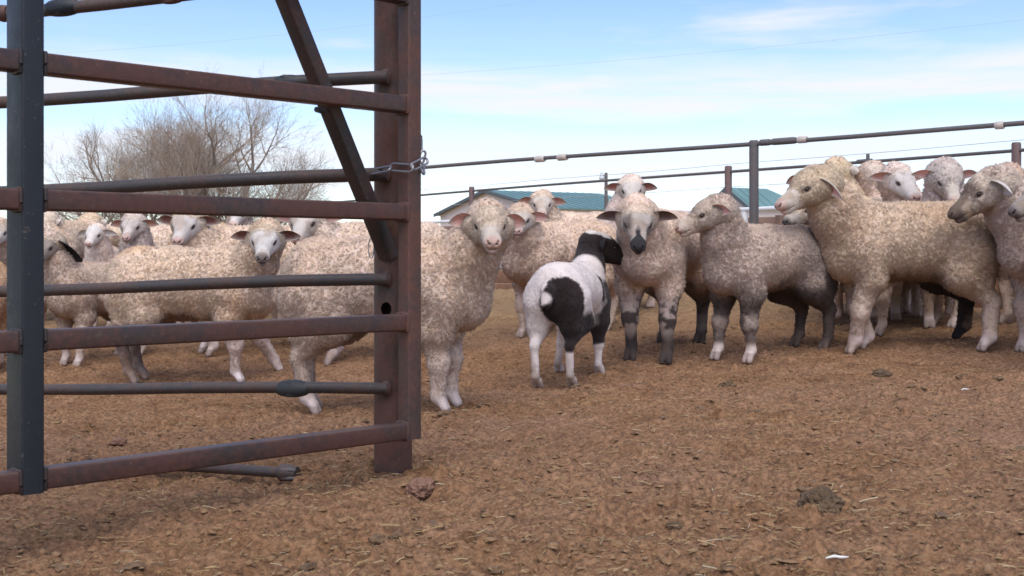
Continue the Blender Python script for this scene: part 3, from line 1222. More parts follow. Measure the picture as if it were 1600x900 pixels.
# ------------------------------------------------------------------ sheep
def surface_nets(Fv, org, h):
    nx, ny, nz = Fv.shape
    S = Fv < 0
    corners = [(i, j, k) for i in (0, 1) for j in (0, 1) for k in (0, 1)]
    cnt = np.zeros((nx - 1, ny - 1, nz - 1), dtype=np.int8)
    for i, j, k in corners:
        cnt += S[i:nx - 1 + i, j:ny - 1 + j, k:nz - 1 + k]
    act = (cnt > 0) & (cnt < 8)
    I = np.argwhere(act)
    vid = np.full(act.shape, -1, dtype=np.int32)
    vid[act] = np.arange(len(I))
    acc = np.zeros((len(I), 3))
    n = np.zeros(len(I))
    val = {c: Fv[I[:, 0] + c[0], I[:, 1] + c[1], I[:, 2] + c[2]] for c in corners}
    for c in corners:
        for ax in range(3):
            if c[ax] == 0:
                e = list(c)
                e[ax] = 1
                a, b = val[c], val[tuple(e)]
                x = (a < 0) != (b < 0)
                t = np.where(x, a / np.where(x, a - b, 1), 0)
                p = np.tile(np.array(c, float), (len(I), 1))
                p[:, ax] = t
                acc[x] += p[x]
                n[x] += 1
    V = (I + acc / n[:, None]) * h + org
    quads = []
    for ax in range(3):
        a = [slice(None)] * 3
        b = [slice(None)] * 3
        a[ax] = slice(0, -1)
        b[ax] = slice(1, None)
        X = S[tuple(a)] != S[tuple(b)]
        o1, o2 = [(1, 2), (2, 0), (0, 1)][ax]
        E = np.argwhere(X)
        E = E[(E[:, o1] > 0) & (E[:, o2] > 0)]
        E = E[(E[:, o1] < Fv.shape[o1] - 1) & (E[:, o2] < Fv.shape[o2] - 1)]
        if not len(E):
            continue
        ins = S[E[:, 0], E[:, 1], E[:, 2]]

        def g(d1, d2):
            q = E.copy()
            q[:, o1] -= d1
            q[:, o2] -= d2
            return vid[q[:, 0], q[:, 1], q[:, 2]]
        Q = np.stack([g(1, 1), g(0, 1), g(0, 0), g(1, 0)], 1)
        Q[~ins] = Q[~ins][:, ::-1]
        quads.append(Q)
    Q = np.concatenate(quads)
    Q = Q[(Q >= 0).all(1)]
    return V, Q


def vert_normals(V, Q):
    d1, d2 = V[Q[:, 2]] - V[Q[:, 0]], V[Q[:, 3]] - V[Q[:, 1]]
    fn = np.cross(d1, d2)
    n = np.zeros_like(V)
    for k in range(4):
        np.add.at(n, Q[:, k], fn)
    return n / (np.linalg.norm(n, axis=1)[:, None] + 1e-12), fn


def sdf_grid(prims, h, pad=.05, flat=None):
    """prims: (a, b, ra, rb, k, sign) round cones blended with smooth min (or carved if sign<0)"""
    lo = np.min([np.minimum(p[0], p[1]) - max(p[2], p[3]) for p in prims if p[5] > 0], 0) - pad
    hi = np.max([np.maximum(p[0], p[1]) + max(p[2], p[3]) for p in prims if p[5] > 0], 0) + pad
    n = np.ceil((hi - lo) / h).astype(int) + 1
    G = np.full(n, .3, dtype=np.float32)
    axs = [lo[i] + h * np.arange(n[i]) for i in range(3)]
    for a, b, ra, rb, k, sg in prims:
        a, b = np.array(a, float), np.array(b, float)
        m = max(ra, rb) + .03 + 1.5 * k
        i0 = np.maximum(0, ((np.minimum(a, b) - m - lo) / h).astype(int))
        i1 = np.minimum(n, ((np.maximum(a, b) + m - lo) / h).astype(int) + 2)
        sl = tuple(slice(i0[i], i1[i]) for i in range(3))
        x = axs[0][sl[0]][:, None, None] - a[0]
        y = axs[1][sl[1]][None, :, None] - a[1]
        z = axs[2][sl[2]][None, None, :] - a[2]
        ab = b - a
        L2 = ab.dot(ab)
        if L2 < 1e-9:
            d = np.sqrt(x * x + y * y + z * z) - ra
        else:
            t = np.clip((x * ab[0] + y * ab[1] + z * ab[2]) / L2, 0, 1)
            d = np.sqrt((x - t * ab[0]) ** 2 + (y - t * ab[1]) ** 2 + (z - t * ab[2]) ** 2) - (ra + t * (rb - ra))
        g = G[sl]
        if sg > 0:
            hh = np.clip(.5 + .5 * (g - d) / k, 0, 1)
            G[sl] = g + (d - g) * hh - k * hh * (1 - hh)
        else:
            d = -d
            hh = np.clip(.5 - .5 * (g - d) / k, 0, 1)
            G[sl] = g + (d - g) * hh + k * hh * (1 - hh)
    return G, lo


HOOF = np.array([.36, .33, .30])


def make_sheep(label, fx, fy, by, phi, head, yaw, pitch, off=None, near=True, style=None, feet=None, s=None, roll=0.0, seed=0):
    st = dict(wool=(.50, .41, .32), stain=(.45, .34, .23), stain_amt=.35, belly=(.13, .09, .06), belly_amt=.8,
              leg=(.44, .36, .28), foot=(.54, .47, .42), face=(.66, .57, .48), nose=(.62, .40, .34), ear=(.85, .46, .40),  # inner ear pink brightened to stand in for light shining through the skin
              ear_out=(.62, .54, .46), ear_len=.128, ear_droop=.12, face_wool=1.0, leg_wool=.075, shank=.032, lock=1.0, thin=1.0,
              neck=1.0, pattern=None, poll=1.0, cheek=1.0)
    st.update(style or {})
    rs = np.random.RandomState(seed + 100)
    g0 = on_ground(fx, fy)
    ph = math.radians(phi)
    Hd, Lf = np.array([math.cos(ph), math.sin(ph), 0]), np.array([-math.sin(ph), math.cos(ph), 0])
    if s is None:
        s = (fy - by) * g0[1] / F / .735
    O = g0 - Hd * .28 * s
    O[2] = float(terrain(O[0], O[1]))
    up = np.array([0, 0, 1.0])

    def to_local(w):
        w = np.asarray(w) - O
        return np.stack([w @ Hd, w @ Lf, w @ up], -1) / s

    def to_world(l):
        l = np.asarray(l)
        return O + s * (l[..., 0:1] * Hd + l[..., 1:2] * Lf + l[..., 2:3] * up)

    # feet on the ground
    base = {'fl': (.28, .095), 'fr': (.28, -.095), 'hl': (-.29, .10), 'hr': (-.29, -.10)}
    ft = {}
    for k, (x, y) in base.items():
        if feet and k in feet:
            w = on_ground(*feet[k])
            l = to_local(w)
            x, y = l[0], l[1]
        else:
            x += rs.uniform(-.045, .045)
            y += rs.uniform(-.01, .01)
        w = to_world(np.array([x, y, 0.]))
        ft[k] = np.array([x, y, (float(terrain(w[0], w[1])) - O[2]) / s])
    # head
    nb = np.array([.31, 0, .565])
    nbw = to_world(nb)
    dz = (off if off is not None else .20 * math.sin(ph)) * s
    dd = nbw[1] + dz
    hw = at(head[0], head[1], dd)
    hc = to_local(hw)
    yw, pt = math.radians(yaw), math.radians(pitch)
    hx = np.array([math.cos(yw) * math.cos(pt), math.sin(yw) * math.cos(pt), math.sin(pt)])
    hx = np.array([hx @ Hd, hx @ Lf, hx[2]])
    hy = np.cross([0, 0, 1.0], hx)
    hy /= np.linalg.norm(hy)
    hz = np.cross(hx, hy)
    if roll:
        r = math.radians(roll)
        hy, hz = hy * math.cos(r) + hz * math.sin(r), hz * math.cos(r) - hy * math.sin(r)
    R = np.stack([hx * 1.08, hy, hz], 0) * st.get('head', .94)              # head-local -> sheep-local: p @ R + hc
    nl = np.linalg.norm(hc - nb)
    print('SHEEP %-60s s=%.2f d=%.2f neck=%.2f' % (label[:60], s, g0[1], nl))
    T = st['thin']
    pr = []

    def cone(a, b, ra, rb, k=.04, sg=1):
        pr.append((np.array(a, float), np.array(b, float), ra, rb, k, sg))
    # trunk
    cone((-.23, 0, .550), (.20, 0, .545), .172 * T, .168 * T, .05)
    cone((-.12, 0, .515), (.16, 0, .505), .165 * T, .162 * T, .06)
    cone((-.265, 0, .545), (-.27, 0, .50), .150 * T, .145 * T, .06)
    cone((.30, 0, .53), (.335, 0, .46), .140 * T, .110 * T, .06)
    cone((.20, 0, .585), (.26, 0, .56), .125 * T, .125 * T, .05)
    # neck
    nk = st['neck']
    back = hc - hx * .055 - hz * .03
    mid = (nb + back) / 2 + np.array([0, 0, -.005])
    cone(nb, mid, .138 * nk * T, .106 * nk, .05)
    cone(mid, back, .106 * nk, .080 * nk, .04)
    cone((.335, 0, .46), mid + np.array([.0, 0, -.05]), .105 * T, .078 * nk, .06)
    if st['pattern'] != 'hair':
        cone(back - hz * .02, back + hz * .02, .085, .085, .03)
    # legs
    sh = st['shank']
    for k in ('fl', 'fr'):
        sg = 1 if k == 'fl' else -1
        f = ft[k]
        sho = np.array([.27, sg * .085, .46])
        elb = np.array([.250, sg * .10, .345])
        kne = np.array([.27 * .45 + f[0] * .55, (sg * .10) * .4 + f[1] * .6, .195 + f[2] * .7])
        fet = np.array([f[0] - .008, f[1], f[2] + .065])
        cone(sho, elb, .098 * T, .068, .05)
        cone(elb, kne, .060, sh * 1.08, .03)
        cone(kne + np.array([.008, 0, .015]), kne, sh * 1.15, sh * 1.15, .02)
        cone(kne, fet, sh * .98, sh * .78, .02)
        cone(fet, f + np.array([.006, 0, .04]), sh * .84, sh * .62, .015)
        for c in (-1, 1):
            cone(f + np.array([.008, c * .013, .045]), f + np.array([.024, c * .018, .012]), .019, .016, .005)
    for k in ('hl', 'hr'):
        sg = 1 if k == 'hl' else -1
        f = ft[k]
        hip = np.array([-.245, sg * .085, .485])
        sti = np.array([-.195, sg * .115, .37])
        hoc = np.array([-.335 * .45 + (f[0] - .05) * .55, sg * .105 * .4 + f[1] * .6, .235 + f[2] * .6])
        fet = np.array([f[0] - .022, f[1], f[2] + .07])
        cone(hip, sti, .130 * T, .092 * T, .06)
        cone(np.array([-.30, sg * .08, .45]), np.array([-.30, sg * .10, .34]), .100 * T, .066, .05)
        cone(sti, hoc, .076, sh * .98, .035)
        cone(hoc, fet, sh * .98, sh * .78, .02)
        cone(fet, f + np.array([.004, 0, .04]), sh * .84, sh * .62, .015)
        for c in (-1, 1):
            cone(f + np.array([.004, c * .013, .045]), f + np.array([.022, c * .018, .012]), .019, .016, .005)
    # tail stub
    cone((-.415, 0, .545), (-.445, 0, .47), .040, .030, .03)
    d0 = g0[1]
    hres = .0085 if d0 < 7.2 else .0115
    G, lo = sdf_grid(pr, hres)
    Vb, Qb = surface_nets(G, lo, hres)
    nb_, fnb = vert_normals(Vb, Qb)
    # subtle lumps in the fleece
    bl = (fbm(Vb * 9 + seed * 3.1, 3) - .5)
    bl = bl + .16 * (fbm(Vb * 34 + seed * 1.3, 2) - .5)
    Vb = Vb + nb_ * (bl * .030 * st['lock'] * sstep(st['leg_wool'] - .04, st['leg_wool'] + .15, Vb[:, 2]))[:, None]

    # ------------- head in its own frame
    hp = []

    def hcone(a, b, ra, rb, k=.02, sg=1):
        hp.append((np.array(a, float), np.array(b, float), ra, rb, k, sg))
    hcone((-.035, 0, -.004), (.015, 0, .004), .072, .070)
    hcone((.02, 0, .004), (.155, 0, -.006), .060, .033, .025)
    hcone((-.02, 0, -.035), (.145, 0, -.034), .054, .028, .025)
    for y in (-1, 1):
        hcone((-.005, y * .034, -.030), (.045, y * .026, -.028), .044, .032, .02)
        hcone((.030, y * .047, .030), (.055, y * .044, .026), .020, .018, .015)
        hcone((.165, y * .013, -.006), (.178, y * .014, -.008), .027, .023, .012)
    hcone((.150, 0, -.044), (.172, 0, -.042), .022, .018, .012)
    for y in (-1, 1):
        hcone((.200, y * .010, -.012), (.190, y * .022, .002), .0042, .0055, .004, -1)     # nostril
        hcone((.198, 0, -.033), (.135, y * .034, -.036), .0026, .0030, .004, -1)           # mouth
        hcone((.060, y * .067, .013), (.064, y * .068, .013), .014, .012, .006, -1)         # eye socket
    hcone((.206, 0, -.018), (.198, 0, -.034), .0025, .0025, .004, -1)
    fw = st['face_wool']
    if fw > .3:
        P = st['poll']
        hcone((-.045, 0, -.004), (-.005, 0, .010), .074 * P, .066 * P, .025)
        hcone((-.06, .03, -.03), (-.06, -.03, -.03), .080, .080, .03)
        if fw > .6:
            for y in (-1, 1):
                hcone((-.02, y * .052, -.025), (.02, y * .040, -.045), .046 * st['cheek'], .032, .02)
            hcone((.01, 0, .032), (.040, 0, .034), .050 * P, .034, .02)
    else:
        hcone((-.05, 0, .005), (-.01, 0, .010), .072, .066, .025)
    hr = .0042 if d0 < 7.2 else .0058
    G, lo = sdf_grid(hp, hr, .03)
    Vh, Qh = surface_nets(G, lo, hr)
    nh, fnh = vert_normals(Vh, Qh)

    # ------------- ears
    Ve, Qe, Ce = [], [], []
    nu, nv = 12, 9
    eL = st['ear_len']
    ears_col = [st.get('ear_l', (st['ear'], st['ear_out'])), st.get('ear_r', (st['ear'], st['ear_out']))]
    for ei, sg in enumerate((1, -1)):
        ed = np.array([st.get('ear_fwd', -.22), sg, -st['ear_droop'] + rs.uniform(-.08, .08)])
        ed /= np.linalg.norm(ed)
        fwd = np.array([.95, 0, -.05])
        fwd -= ed * fwd.dot(ed)
        fwd /= np.linalg.norm(fwd)
        wd = np.cross(fwd, ed) * sg
        rt = np.array([-.028, sg * .070, .016])
        grids = []
        for layer in (0, 1):
            P = np.zeros((nu, nv, 3))
            for i in range(nu):
                u = i / (nu - 1)
                w = .036 * st.get('ear_w', 1.0) * (math.sin(math.pi * (.13 + .87 * u) ** .8) ** .7) * (1 - .10 * u) + .0015
                for j in range(nv):
                    v = j / (nv - 1) * 2 - 1
                    cup = (v * v) * w * .75 * (1 - .5 * u) - .010 * math.sin(math.pi * u)
                    edge = (1 - v * v) * (1 - u ** 4)
                    P[i, j] = rt + ed * (u * eL) + wd * (v * w) + fwd * cup - fwd * (.006 * edge + .0008) * layer \
                        + np.array([0, 0, -.02 * u * u])
            grids.append(P)
        n0 = sum(len(x) for x in Ve)
        Ve += [grids[0].reshape(-1, 3), grids[1].reshape(-1, 3)]
        idx = np.arange(nu * nv).reshape(nu, nv)
        q = np.stack([idx[:-1, :-1], idx[:-1, 1:], idx[1:, 1:], idx[1:, :-1]], -1).reshape(-1, 4)
        Qe += [q + n0, q[:, ::-1] + n0 + nu * nv]
        brd = list(idx[0]) + list(idx[1:, -1]) + list(idx[-1, ::-1][1:]) + list(idx[::-1, 0][1:-1])
        brd = np.array(brd)
        nxt = np.roll(brd, -1)
        Qe.append(np.stack([brd, nxt, nxt + nu * nv, brd + nu * nv], -1) + n0)
        uu = np.repeat(np.linspace(0, 1, nu), nv)
        vv = np.tile(np.linspace(-1, 1, nv), nu)
        ci, cm = np.array(ears_col[ei][0]), np.array(ears_col[ei][1])
        rim = sstep(.62, 1.0, np.maximum(np.abs(vv), uu))[:, None]
        Ce += [ci * (1 - rim) + (cm * .9) * rim, np.tile(cm, (nu * nv, 1))]
    Ve, Qe, Ce = np.concatenate(Ve), np.concatenate(Qe), np.concatenate(Ce)

    # ------------- colours
    wool, stain = np.array(st['wool']), np.array(st['stain'])

    def mixc(a, b, t):
        return a * (1 - t[:, None]) + b * t[:, None]

    def col_body(p):
        n1 = fbm(p * 3.2 + seed * 7.7, 3)
        n2 = fbm(p * 11 + seed * 2.7, 3)
        c = np.tile(wool, (len(p), 1))
        c = mixc(c, stain, st['stain_amt'] * sstep(.42, .68, n1))
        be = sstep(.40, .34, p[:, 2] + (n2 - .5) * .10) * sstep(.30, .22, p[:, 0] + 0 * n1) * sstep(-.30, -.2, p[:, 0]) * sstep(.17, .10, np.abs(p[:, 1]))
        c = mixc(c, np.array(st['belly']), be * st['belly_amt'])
        c = mixc(c, np.array(st['leg']), sstep(.33, .20, p[:, 2] + (n2 - .5) * .10))
        ftc = np.array(st['foot'])
        c = mixc(c, ftc, sstep(.095, .05, p[:, 2] + (n2 - .5) * .03) * st.get('foot_amt', .85))
        if st['pattern']:
            c = PATTERN[st['pattern']](p, c, n1, n2)
        n3 = fbm(p * 6.5 + seed * 4.1 + 40, 4)
        if not st['pattern'] == 'pied':
            c = mixc(c, np.array([.20, .135, .085]), st.get('dirt', .28) * sstep(.52, .70, n3) * sstep(.60, .36, p[:, 2]))
        c = mixc(c, np.array([.24, .165, .11]), .6 * sstep(.48, .64, n2) * sstep(.20, .08, p[:, 2]) * st.get('mud', 1.0))
        c = mixc(c, np.array(st.get('hoof', (.27, .22, .18))), .7 * sstep(.032, .024, p[:, 2]))
        c = c * (.88 + .24 * n2)[:, None] * (np.array([1.09, 1.07, 1.12]) if st['pattern'] == 'pied' else np.array([1.38, 1.31, 1.40]))
        return c

    def wool_head(p, lockmask=0):
        """1 where the head carries wool, head frame"""
        n2 = fbm(p * 40 + seed, 2) - .5
        if fw > .6:
            w = sstep(.108, .080, p[:, 0] + .10 * np.clip(-p[:, 2] - .0, -.02, .09) + n2 * .03)
            w = np.maximum(w, sstep(.120, .090, p[:, 0] + n2 * .02) * sstep(.01, .03, np.abs(p[:, 1])) * sstep(.035, -.01, p[:, 2]) * .9)
        elif fw > .3:
            w = sstep(.020, -.012, p[:, 0] - .5 * np.clip(p[:, 2] - .03, 0, .1) + n2 * .02)
        else:
            w = sstep(-.045, -.075, p[:, 0] + n2 * .02)
        eye = np.minimum(np.linalg.norm(p - np.array([.055, .06, .013]), axis=1), np.linalg.norm(p - np.array([.055, -.06, .013]), axis=1))
        return (w, w * sstep(.020, .034, eye))[lockmask]

    def col_head(p):
        n2 = fbm(p * 26 + seed * 2.2, 3)
        face, nose = np.array(st['face']), np.array(st['nose'])
        c = np.tile(face, (len(p), 1))
        c = mixc(c, face * np.array([.72, .62, .54]), .7 * sstep(.47, .66, fbm(p * 17 + seed * 9.1, 3)))
        w = wool_head(p)
        c = mixc(c, wool, w)
        c = mixc(c, nose, sstep(.165, .192, p[:, 0] + (n2 - .5) * .02) * .8)
        mouth = np.exp(-((np.abs(p[:, 2] + .033 + .0) / .0045) ** 2)) * sstep(.13, .15, p[:, 0]) * sstep(.020, .010, np.abs(p[:, 1]) - .02)
        c = mixc(c, nose * .45, np.clip(mouth, 0, 1) * .8)
        for y in (-1, 1):
            dn = np.linalg.norm((p - np.array([.195, y * .016, -.005])) * np.array([1, 1, 1.6]), axis=1)
            c = mixc(c, nose * .22, sstep(.0105, .0065, dn))
            de = np.linalg.norm((p - np.array([.061, y * .062, .013])) * np.array([.9, 1, 1.4]), axis=1)
            c = mixc(c, np.array([.07, .05, .04]), sstep(.024, .014, de) * .9)
        if st['pattern'] and st['pattern'] + '_head' in PATTERN:
            c = PATTERN[st['pattern'] + '_head'](p, c, n2)
        c = c * (1 + np.array([.24, .22, .26]) * wool_head(p)[:, None]) if st['pattern'] != 'pied' else c
        return c * (.90 + .2 * n2)[:, None]
    cb = col_body(Vb)
    ch = col_head(Vh)
    # ------------- join the continuous body
    Vhl = Vh @ R + hc
    Vel = Ve @ R + hc
    V = np.concatenate([Vb, Vhl, Vel])
    Q = np.concatenate([Qb, Qh + len(Vb), Qe + len(Vb) + len(Vh)])
    col = np.concatenate([cb * .96, ch, Ce])  # base wool darkened below the locks, shade at the roots put into colour
    wb = sstep(st['leg_wool'], st['leg_wool'] + .05, Vb[:, 2]) if st['lock'] > 0 else np.zeros(len(Vb))
    wh = wool_head(Vh, 1)
    wv = np.concatenate([wb, wh, np.zeros(len(Ve))])
    fm = (wv[Q].mean(1) < .5).astype(int)
    root = thing('sheep', O, label, 'sheep', 'flock of sheep in the pen')
    mesh_from('body', to_world(V), Q, None, root, col=np.clip(col, 0, 1), mats=[M_WOOL, M_HAIR], fmat=fm)
    # eyes
    for y in (-1, 1):
        bm = bmesh.new()
        bmesh.ops.create_uvsphere(bm, u_segments=12, v_segments=8, radius=.0098)
        v = np.array([x.co[:] for x in bm.verts]) + np.array([.0570, y * .0560, .013])
        fc = [tuple(i.index for i in f.verts) for f in bm.faces]
        bm.free()
        mesh_from('eye', to_world(v @ R + hc), fc, M_EYE, root)
    # ------------- fleece locks
    if st['lock'] <= 0:
        return root
    near_by = d0 < 7.2
    dens = 11500 if near_by else 6800          # staples per square metre
    per = 10 if near_by else 7
    Pn, Nn, Cn, Ln = [], [], [], []
    for (VV, QQ, nn, fn, part) in ((Vb, Qb, nb_, fnb, 'b'), (Vh, Qh, nh, fnh, 'h')):
        ar = np.linalg.norm(fn, axis=1) / 2
        wgt = (wb if part == 'b' else wh)[QQ].mean(1)
        pw = ar * (wgt > .25)
        n = int(dens * pw.sum() * (1.0 if part == 'b' else 2.6))
        if n < 1:
            continue
        qi = rs.choice(len(QQ), n, p=pw / pw.sum())
        a, b = rs.rand(n, 1), rs.rand(n, 1)
        q = QQ[qi]
        bil = lambda A: (A[q[:, 0]] * (1 - a) * (1 - b) + A[q[:, 1]] * a * (1 - b) + A[q[:, 2]] * a * b + A[q[:, 3]] * (1 - a) * b)
        p, nrm = bil(VV), bil(nn)
        L = (.0165 if part == 'b' else .0085) * np.ones(n)
        c = (cb if part == 'b' else ch)[q[:, 0]]
        if part == 'b':
            L *= .50 + .50 * sstep(.22, .36, p[:, 2])
            keep = np.linalg.norm((p - hc) @ R.T - np.array([.10, 0, 0]), axis=1) > .085
            ok = keep
        else:
            ok = np.ones(n, bool)
            p, nrm = p @ R + hc, nrm @ R
        Pn.append(p[ok]); Nn.append(nrm[ok]); Cn.append(c[ok]); Ln.append(L[ok])
    p, nrm, c, L = np.concatenate(Pn), np.concatenate(Nn), np.concatenate(Cn), np.concatenate(Ln) * st['lock']
    n = len(p)
    clump = sstep(.30, .68, fbm(p * 42 + seed, 2))
    L = L * (.84 + .26 * clump) * rs.uniform(.75, 1.2, n)
    # neighbouring locks lean the same way, so the fleece parts along ragged lines
    wn = np.stack([fbm(p * 24 + 11 * k + seed, 2) - .5 for k in range(3)], -1) * 1.1
    dr = nrm * .85 + wn + rs.randn(n, 3) * .22 + np.array([-.05, 0, -.28])
    dr -= nrm * np.minimum(0, (dr * nrm).sum(1) - .35)[:, None]
    dr /= np.linalg.norm(dr, axis=1)[:, None]
    # every staple is a tuft of fibres that draw together towards its tip
    tone = rs.uniform(.82, 1.12, (n, 1))
    rep = lambda a: np.repeat(a, per, 0)
    p, nrm, dr, L, c = rep(p), rep(nrm), rep(dr), rep(L), rep(c * tone)
    n = len(p)
    ang = rs.rand(n) * 6.283
    rad = np.sqrt(rs.rand(n)) * np.minimum(.0074 if near_by else .0095, L * .62)
    a1 = np.cross(nrm, np.array([.31, .87, .39]))
    a1 /= np.linalg.norm(a1, axis=1)[:, None]
    a2 = np.cross(nrm, a1)
    offv = a1 * (rad * np.cos(ang))[:, None] + a2 * (rad * np.sin(ang))[:, None]
    tipv = dr * (L * rs.uniform(.75, 1.1, n))[:, None] - offv * .55 + rs.randn(n, 3) * .0022
    dr = tipv / np.linalg.norm(tipv, axis=1)[:, None]
    t1 = np.cross(dr, rs.randn(n, 3))
    t1 /= np.linalg.norm(t1, axis=1)[:, None]
    t2 = np.cross(dr, t1)
    w = (.0030 if near_by else .0042) * rs.uniform(.7, 1.25, n)
    rb = p + offv - nrm * .004
    ring = lambda ctr, ww, ph: [ctr + t1 * (ww * math.cos(ph + k * 2.0944))[:, None] + t2 * (ww * math.sin(ph + k * 2.0944))[:, None] for k in range(3)]
    r0 = ring(rb, w, 0)
    tip = rb + tipv
    Vt = np.stack(r0 + [tip], 1).reshape(-1, 3)
    o = (np.arange(n) * 4)[:, None]
    f3 = np.concatenate([o + np.array([[i, (i + 1) % 3, 3]]) for i in range(3)])
    nsoft = nrm * .75 + dr * .25
    cone_n = np.stack([nsoft + (q - rb) / w[:, None] * .45 for q in r0] + [nsoft + dr * .3], 1).reshape(-1, 3)
    cone_n /= np.linalg.norm(cone_n, axis=1)[:, None]
    lc = c * rs.uniform(.84, 1.16, (n, 1)) * (1 + rs.uniform(-.04, .04, (n, 3)))
    lc = lc * np.array([1.17, 1.15, 1.13])
    lc = np.repeat(np.clip(lc, 0, 1), 4, 0)
    fo = mesh_from('fleece', to_world(Vt), [f3.astype(np.int64)], None, root, col=lc, mats=[M_LOCK])
    wnrm = cone_n[:, 0:1] * Hd + cone_n[:, 1:2] * Lf + cone_n[:, 2:3] * up
    fo.data.normals_split_custom_set_from_vertices(wnrm.astype(np.float32))
    return root


def _mix(a, b, t):
    return a * (1 - t[:, None]) + b * t[:, None]


BLACK = np.array([.022, .015, .014])
WHITE = np.array([.66, .59, .54])


def pat_pied(p, c, n1, n2):
    """white hair sheep with black neck, right hip and upper legs"""
    x, y, z = p[:, 0], p[:, 1], p[:, 2]
    j = (n2 - .5) * .09
    c = np.tile(WHITE, (len(p), 1))
    hip = sstep(.02, -.07, np.sqrt(((x + .37) / .18) ** 2 + ((y + .07) / .125) ** 2 + ((z - .475) / .155) ** 2) - 1.0 + j * 1.6 + .16 * (fbm(p * 60, 2) - .5))
    hip = np.maximum(hip, sstep(.0, .03, -y - .01) * sstep(-.14, -.18, x + j) * sstep(.44, .38, z + j))
    c = _mix(c, BLACK, hip)
    spot = sstep(.05, .035, np.linalg.norm(p - np.array([-.44, .01, .50]), axis=1) + j * .2)
    c = _mix(c, WHITE * 1.1, spot)
    line = sstep(.03, .015, np.abs(x - .17 + .25 * (z - .5)) + j * .15) * sstep(-.06, -.10, y) * sstep(.44, .48, z) * sstep(.64, .60, z)
    c = _mix(c, BLACK, line)
    ch = np.maximum(sstep(.30, .34, x + j + .25 * (z - .5)), sstep(.125, .145, -y + j * .25) * sstep(.17, .21, x + j)) * sstep(.62, .57, z)
    c = _mix(c, BLACK, ch * sstep(.02, -.04, y))
    neck = sstep(.385, .42, x + .6 * (z - .60) + j * .6)
    c = _mix(c, BLACK, neck)
    fl = sstep(.15, .19, x) * sstep(.43, .39, z + j) * sstep(.0, -.03, y)
    c = _mix(c, BLACK, fl)
    c = _mix(c, WHITE, sstep(.215, .195, z + j * .3))
    return c


def pat_pied_head(p, c, n2):
    c = np.tile(BLACK, (len(p), 1))
    t = sstep(.050, .062, p[:, 2] + (n2 - .5) * .03) * sstep(.04, .01, p[:, 0])
    return _mix(c, WHITE, t)


def pat_knees(p, c, n1, n2):
    """dark smudged knees and feet"""
    z = p[:, 2]
    n4 = fbm(p * 36 + 3, 3) - .5
    d = sstep(.055, .01, np.abs(z - .205) + (n2 - .5) * .12 + .26 * n4) * .9
    c = _mix(c, np.array([.30, .25, .21]), .7 * sstep(.34, .24, z + (n2 - .5) * .1))
    d = np.maximum(d, sstep(.16, .07, z + (n2 - .5) * .08) * .97)
    hind = sstep(-.05, -.15, p[:, 0]) * sstep(.40, .28, z + (n2 - .5) * .1) * .75
    return _mix(c, np.array([.026, .021, .019]), np.maximum(d, hind))


def pat_knees_head(p, c, n2):
    g = sstep(.38, .52, fbm(p * 24 + 5, 3)) * sstep(.02, .05, p[:, 0])
    c = _mix(c, np.array([.13, .108, .10]), g * .85 * sstep(.018, .045, np.abs(p[:, 1])))
    wide = .016 + .05 * sstep(.135, .175, p[:, 0])
    dk = sstep(.085, .115, p[:, 0] + (n2 - .5) * .05) * sstep(0, -.012, np.abs(p[:, 1]) + (n2 - .5) * .02 - wide)
    c = _mix(c, np.array([.035, .032, .033]), dk * sstep(-.055, -.03, p[:, 2]))
    return c


def pat_muddy(p, c, n1, n2):
    """mud soaked hindquarters, belly and upper legs with pale knees"""
    x, z = p[:, 0], p[:, 2]
    mud = np.array([.050, .038, .032])
    d = sstep(.48, .34, z + (n2 - .5) * .16 + .28 * np.clip(x, -.05, .4)) * .92 * sstep(.05, .10, z)
    d = np.maximum(d, sstep(-.12, -.24, x + (n2 - .5) * .14) * sstep(.66, .46, z + (n2 - .5) * .1) * .95)
    d = np.maximum(d, .45 * sstep(.05, -.2, x) * sstep(.72, .55, z))
    c = _mix(c, mud, d)
    kn = sstep(.05, .015, np.abs(z - .19) + (n2 - .5) * .10) * sstep(.1, .2, x) * sstep(.40, .55, n1 + .4 * (n2 - .5))
    c = _mix(c, np.array([.40, .33, .26]), kn * .6)
    return _mix(c, np.array([.17, .14, .12]), sstep(.17, .12, z) * sstep(.07, .10, z) * sstep(.1, .2, x) * .7)


def pat_darkleg(p, c, n1, n2):
    """one black far hind leg and dark feet edges"""
    t = sstep(.0, -.03, p[:, 1]) * sstep(-.02, -.08, p[:, 0]) * sstep(.40, .30, p[:, 2])
    return _mix(c, np.array([.025, .021, .02]), t)


def pat_mudleg(p, c, n1, n2):
    t = sstep(-.05, -.15, p[:, 0]) * sstep(.36, .24, p[:, 2] + (n2 - .5) * .1)
    return _mix(c, np.array([.15, .115, .095]), t * .85)


def pat_darknose_head(p, c, n2):
    t = sstep(.135, .165, p[:, 0] + (n2 - .5) * .04)
    c = _mix(c, np.array([.10, .075, .065]), t * .9)
    br = sstep(.02, .06, p[:, 0]) * sstep(.030, .040, p[:, 2] + (p[:, 0] - .05) * .28 + (n2 - .5) * .02)
    return _mix(c, np.array([.16, .115, .085]), br * .8)


PATTERN = {'pied': pat_pied, 'pied_head': pat_pied_head, 'knees': pat_knees, 'knees_head': pat_knees_head,
           'muddy': pat_muddy, 'darkleg': pat_darkleg, 'mudleg': pat_mudleg,
           'darknose': lambda p, c, n1, n2: c, 'darknose_head': pat_darknose_head}

CLEAN = dict(face_wool=.4, face=(.64, .565, .505), ear=(.66, .34, .29))
WOOLLY = dict(face_wool=1.0, face=(.62, .53, .45))


def S(base, **kw):
    d = dict(base)
    d.update(kw)
    return d


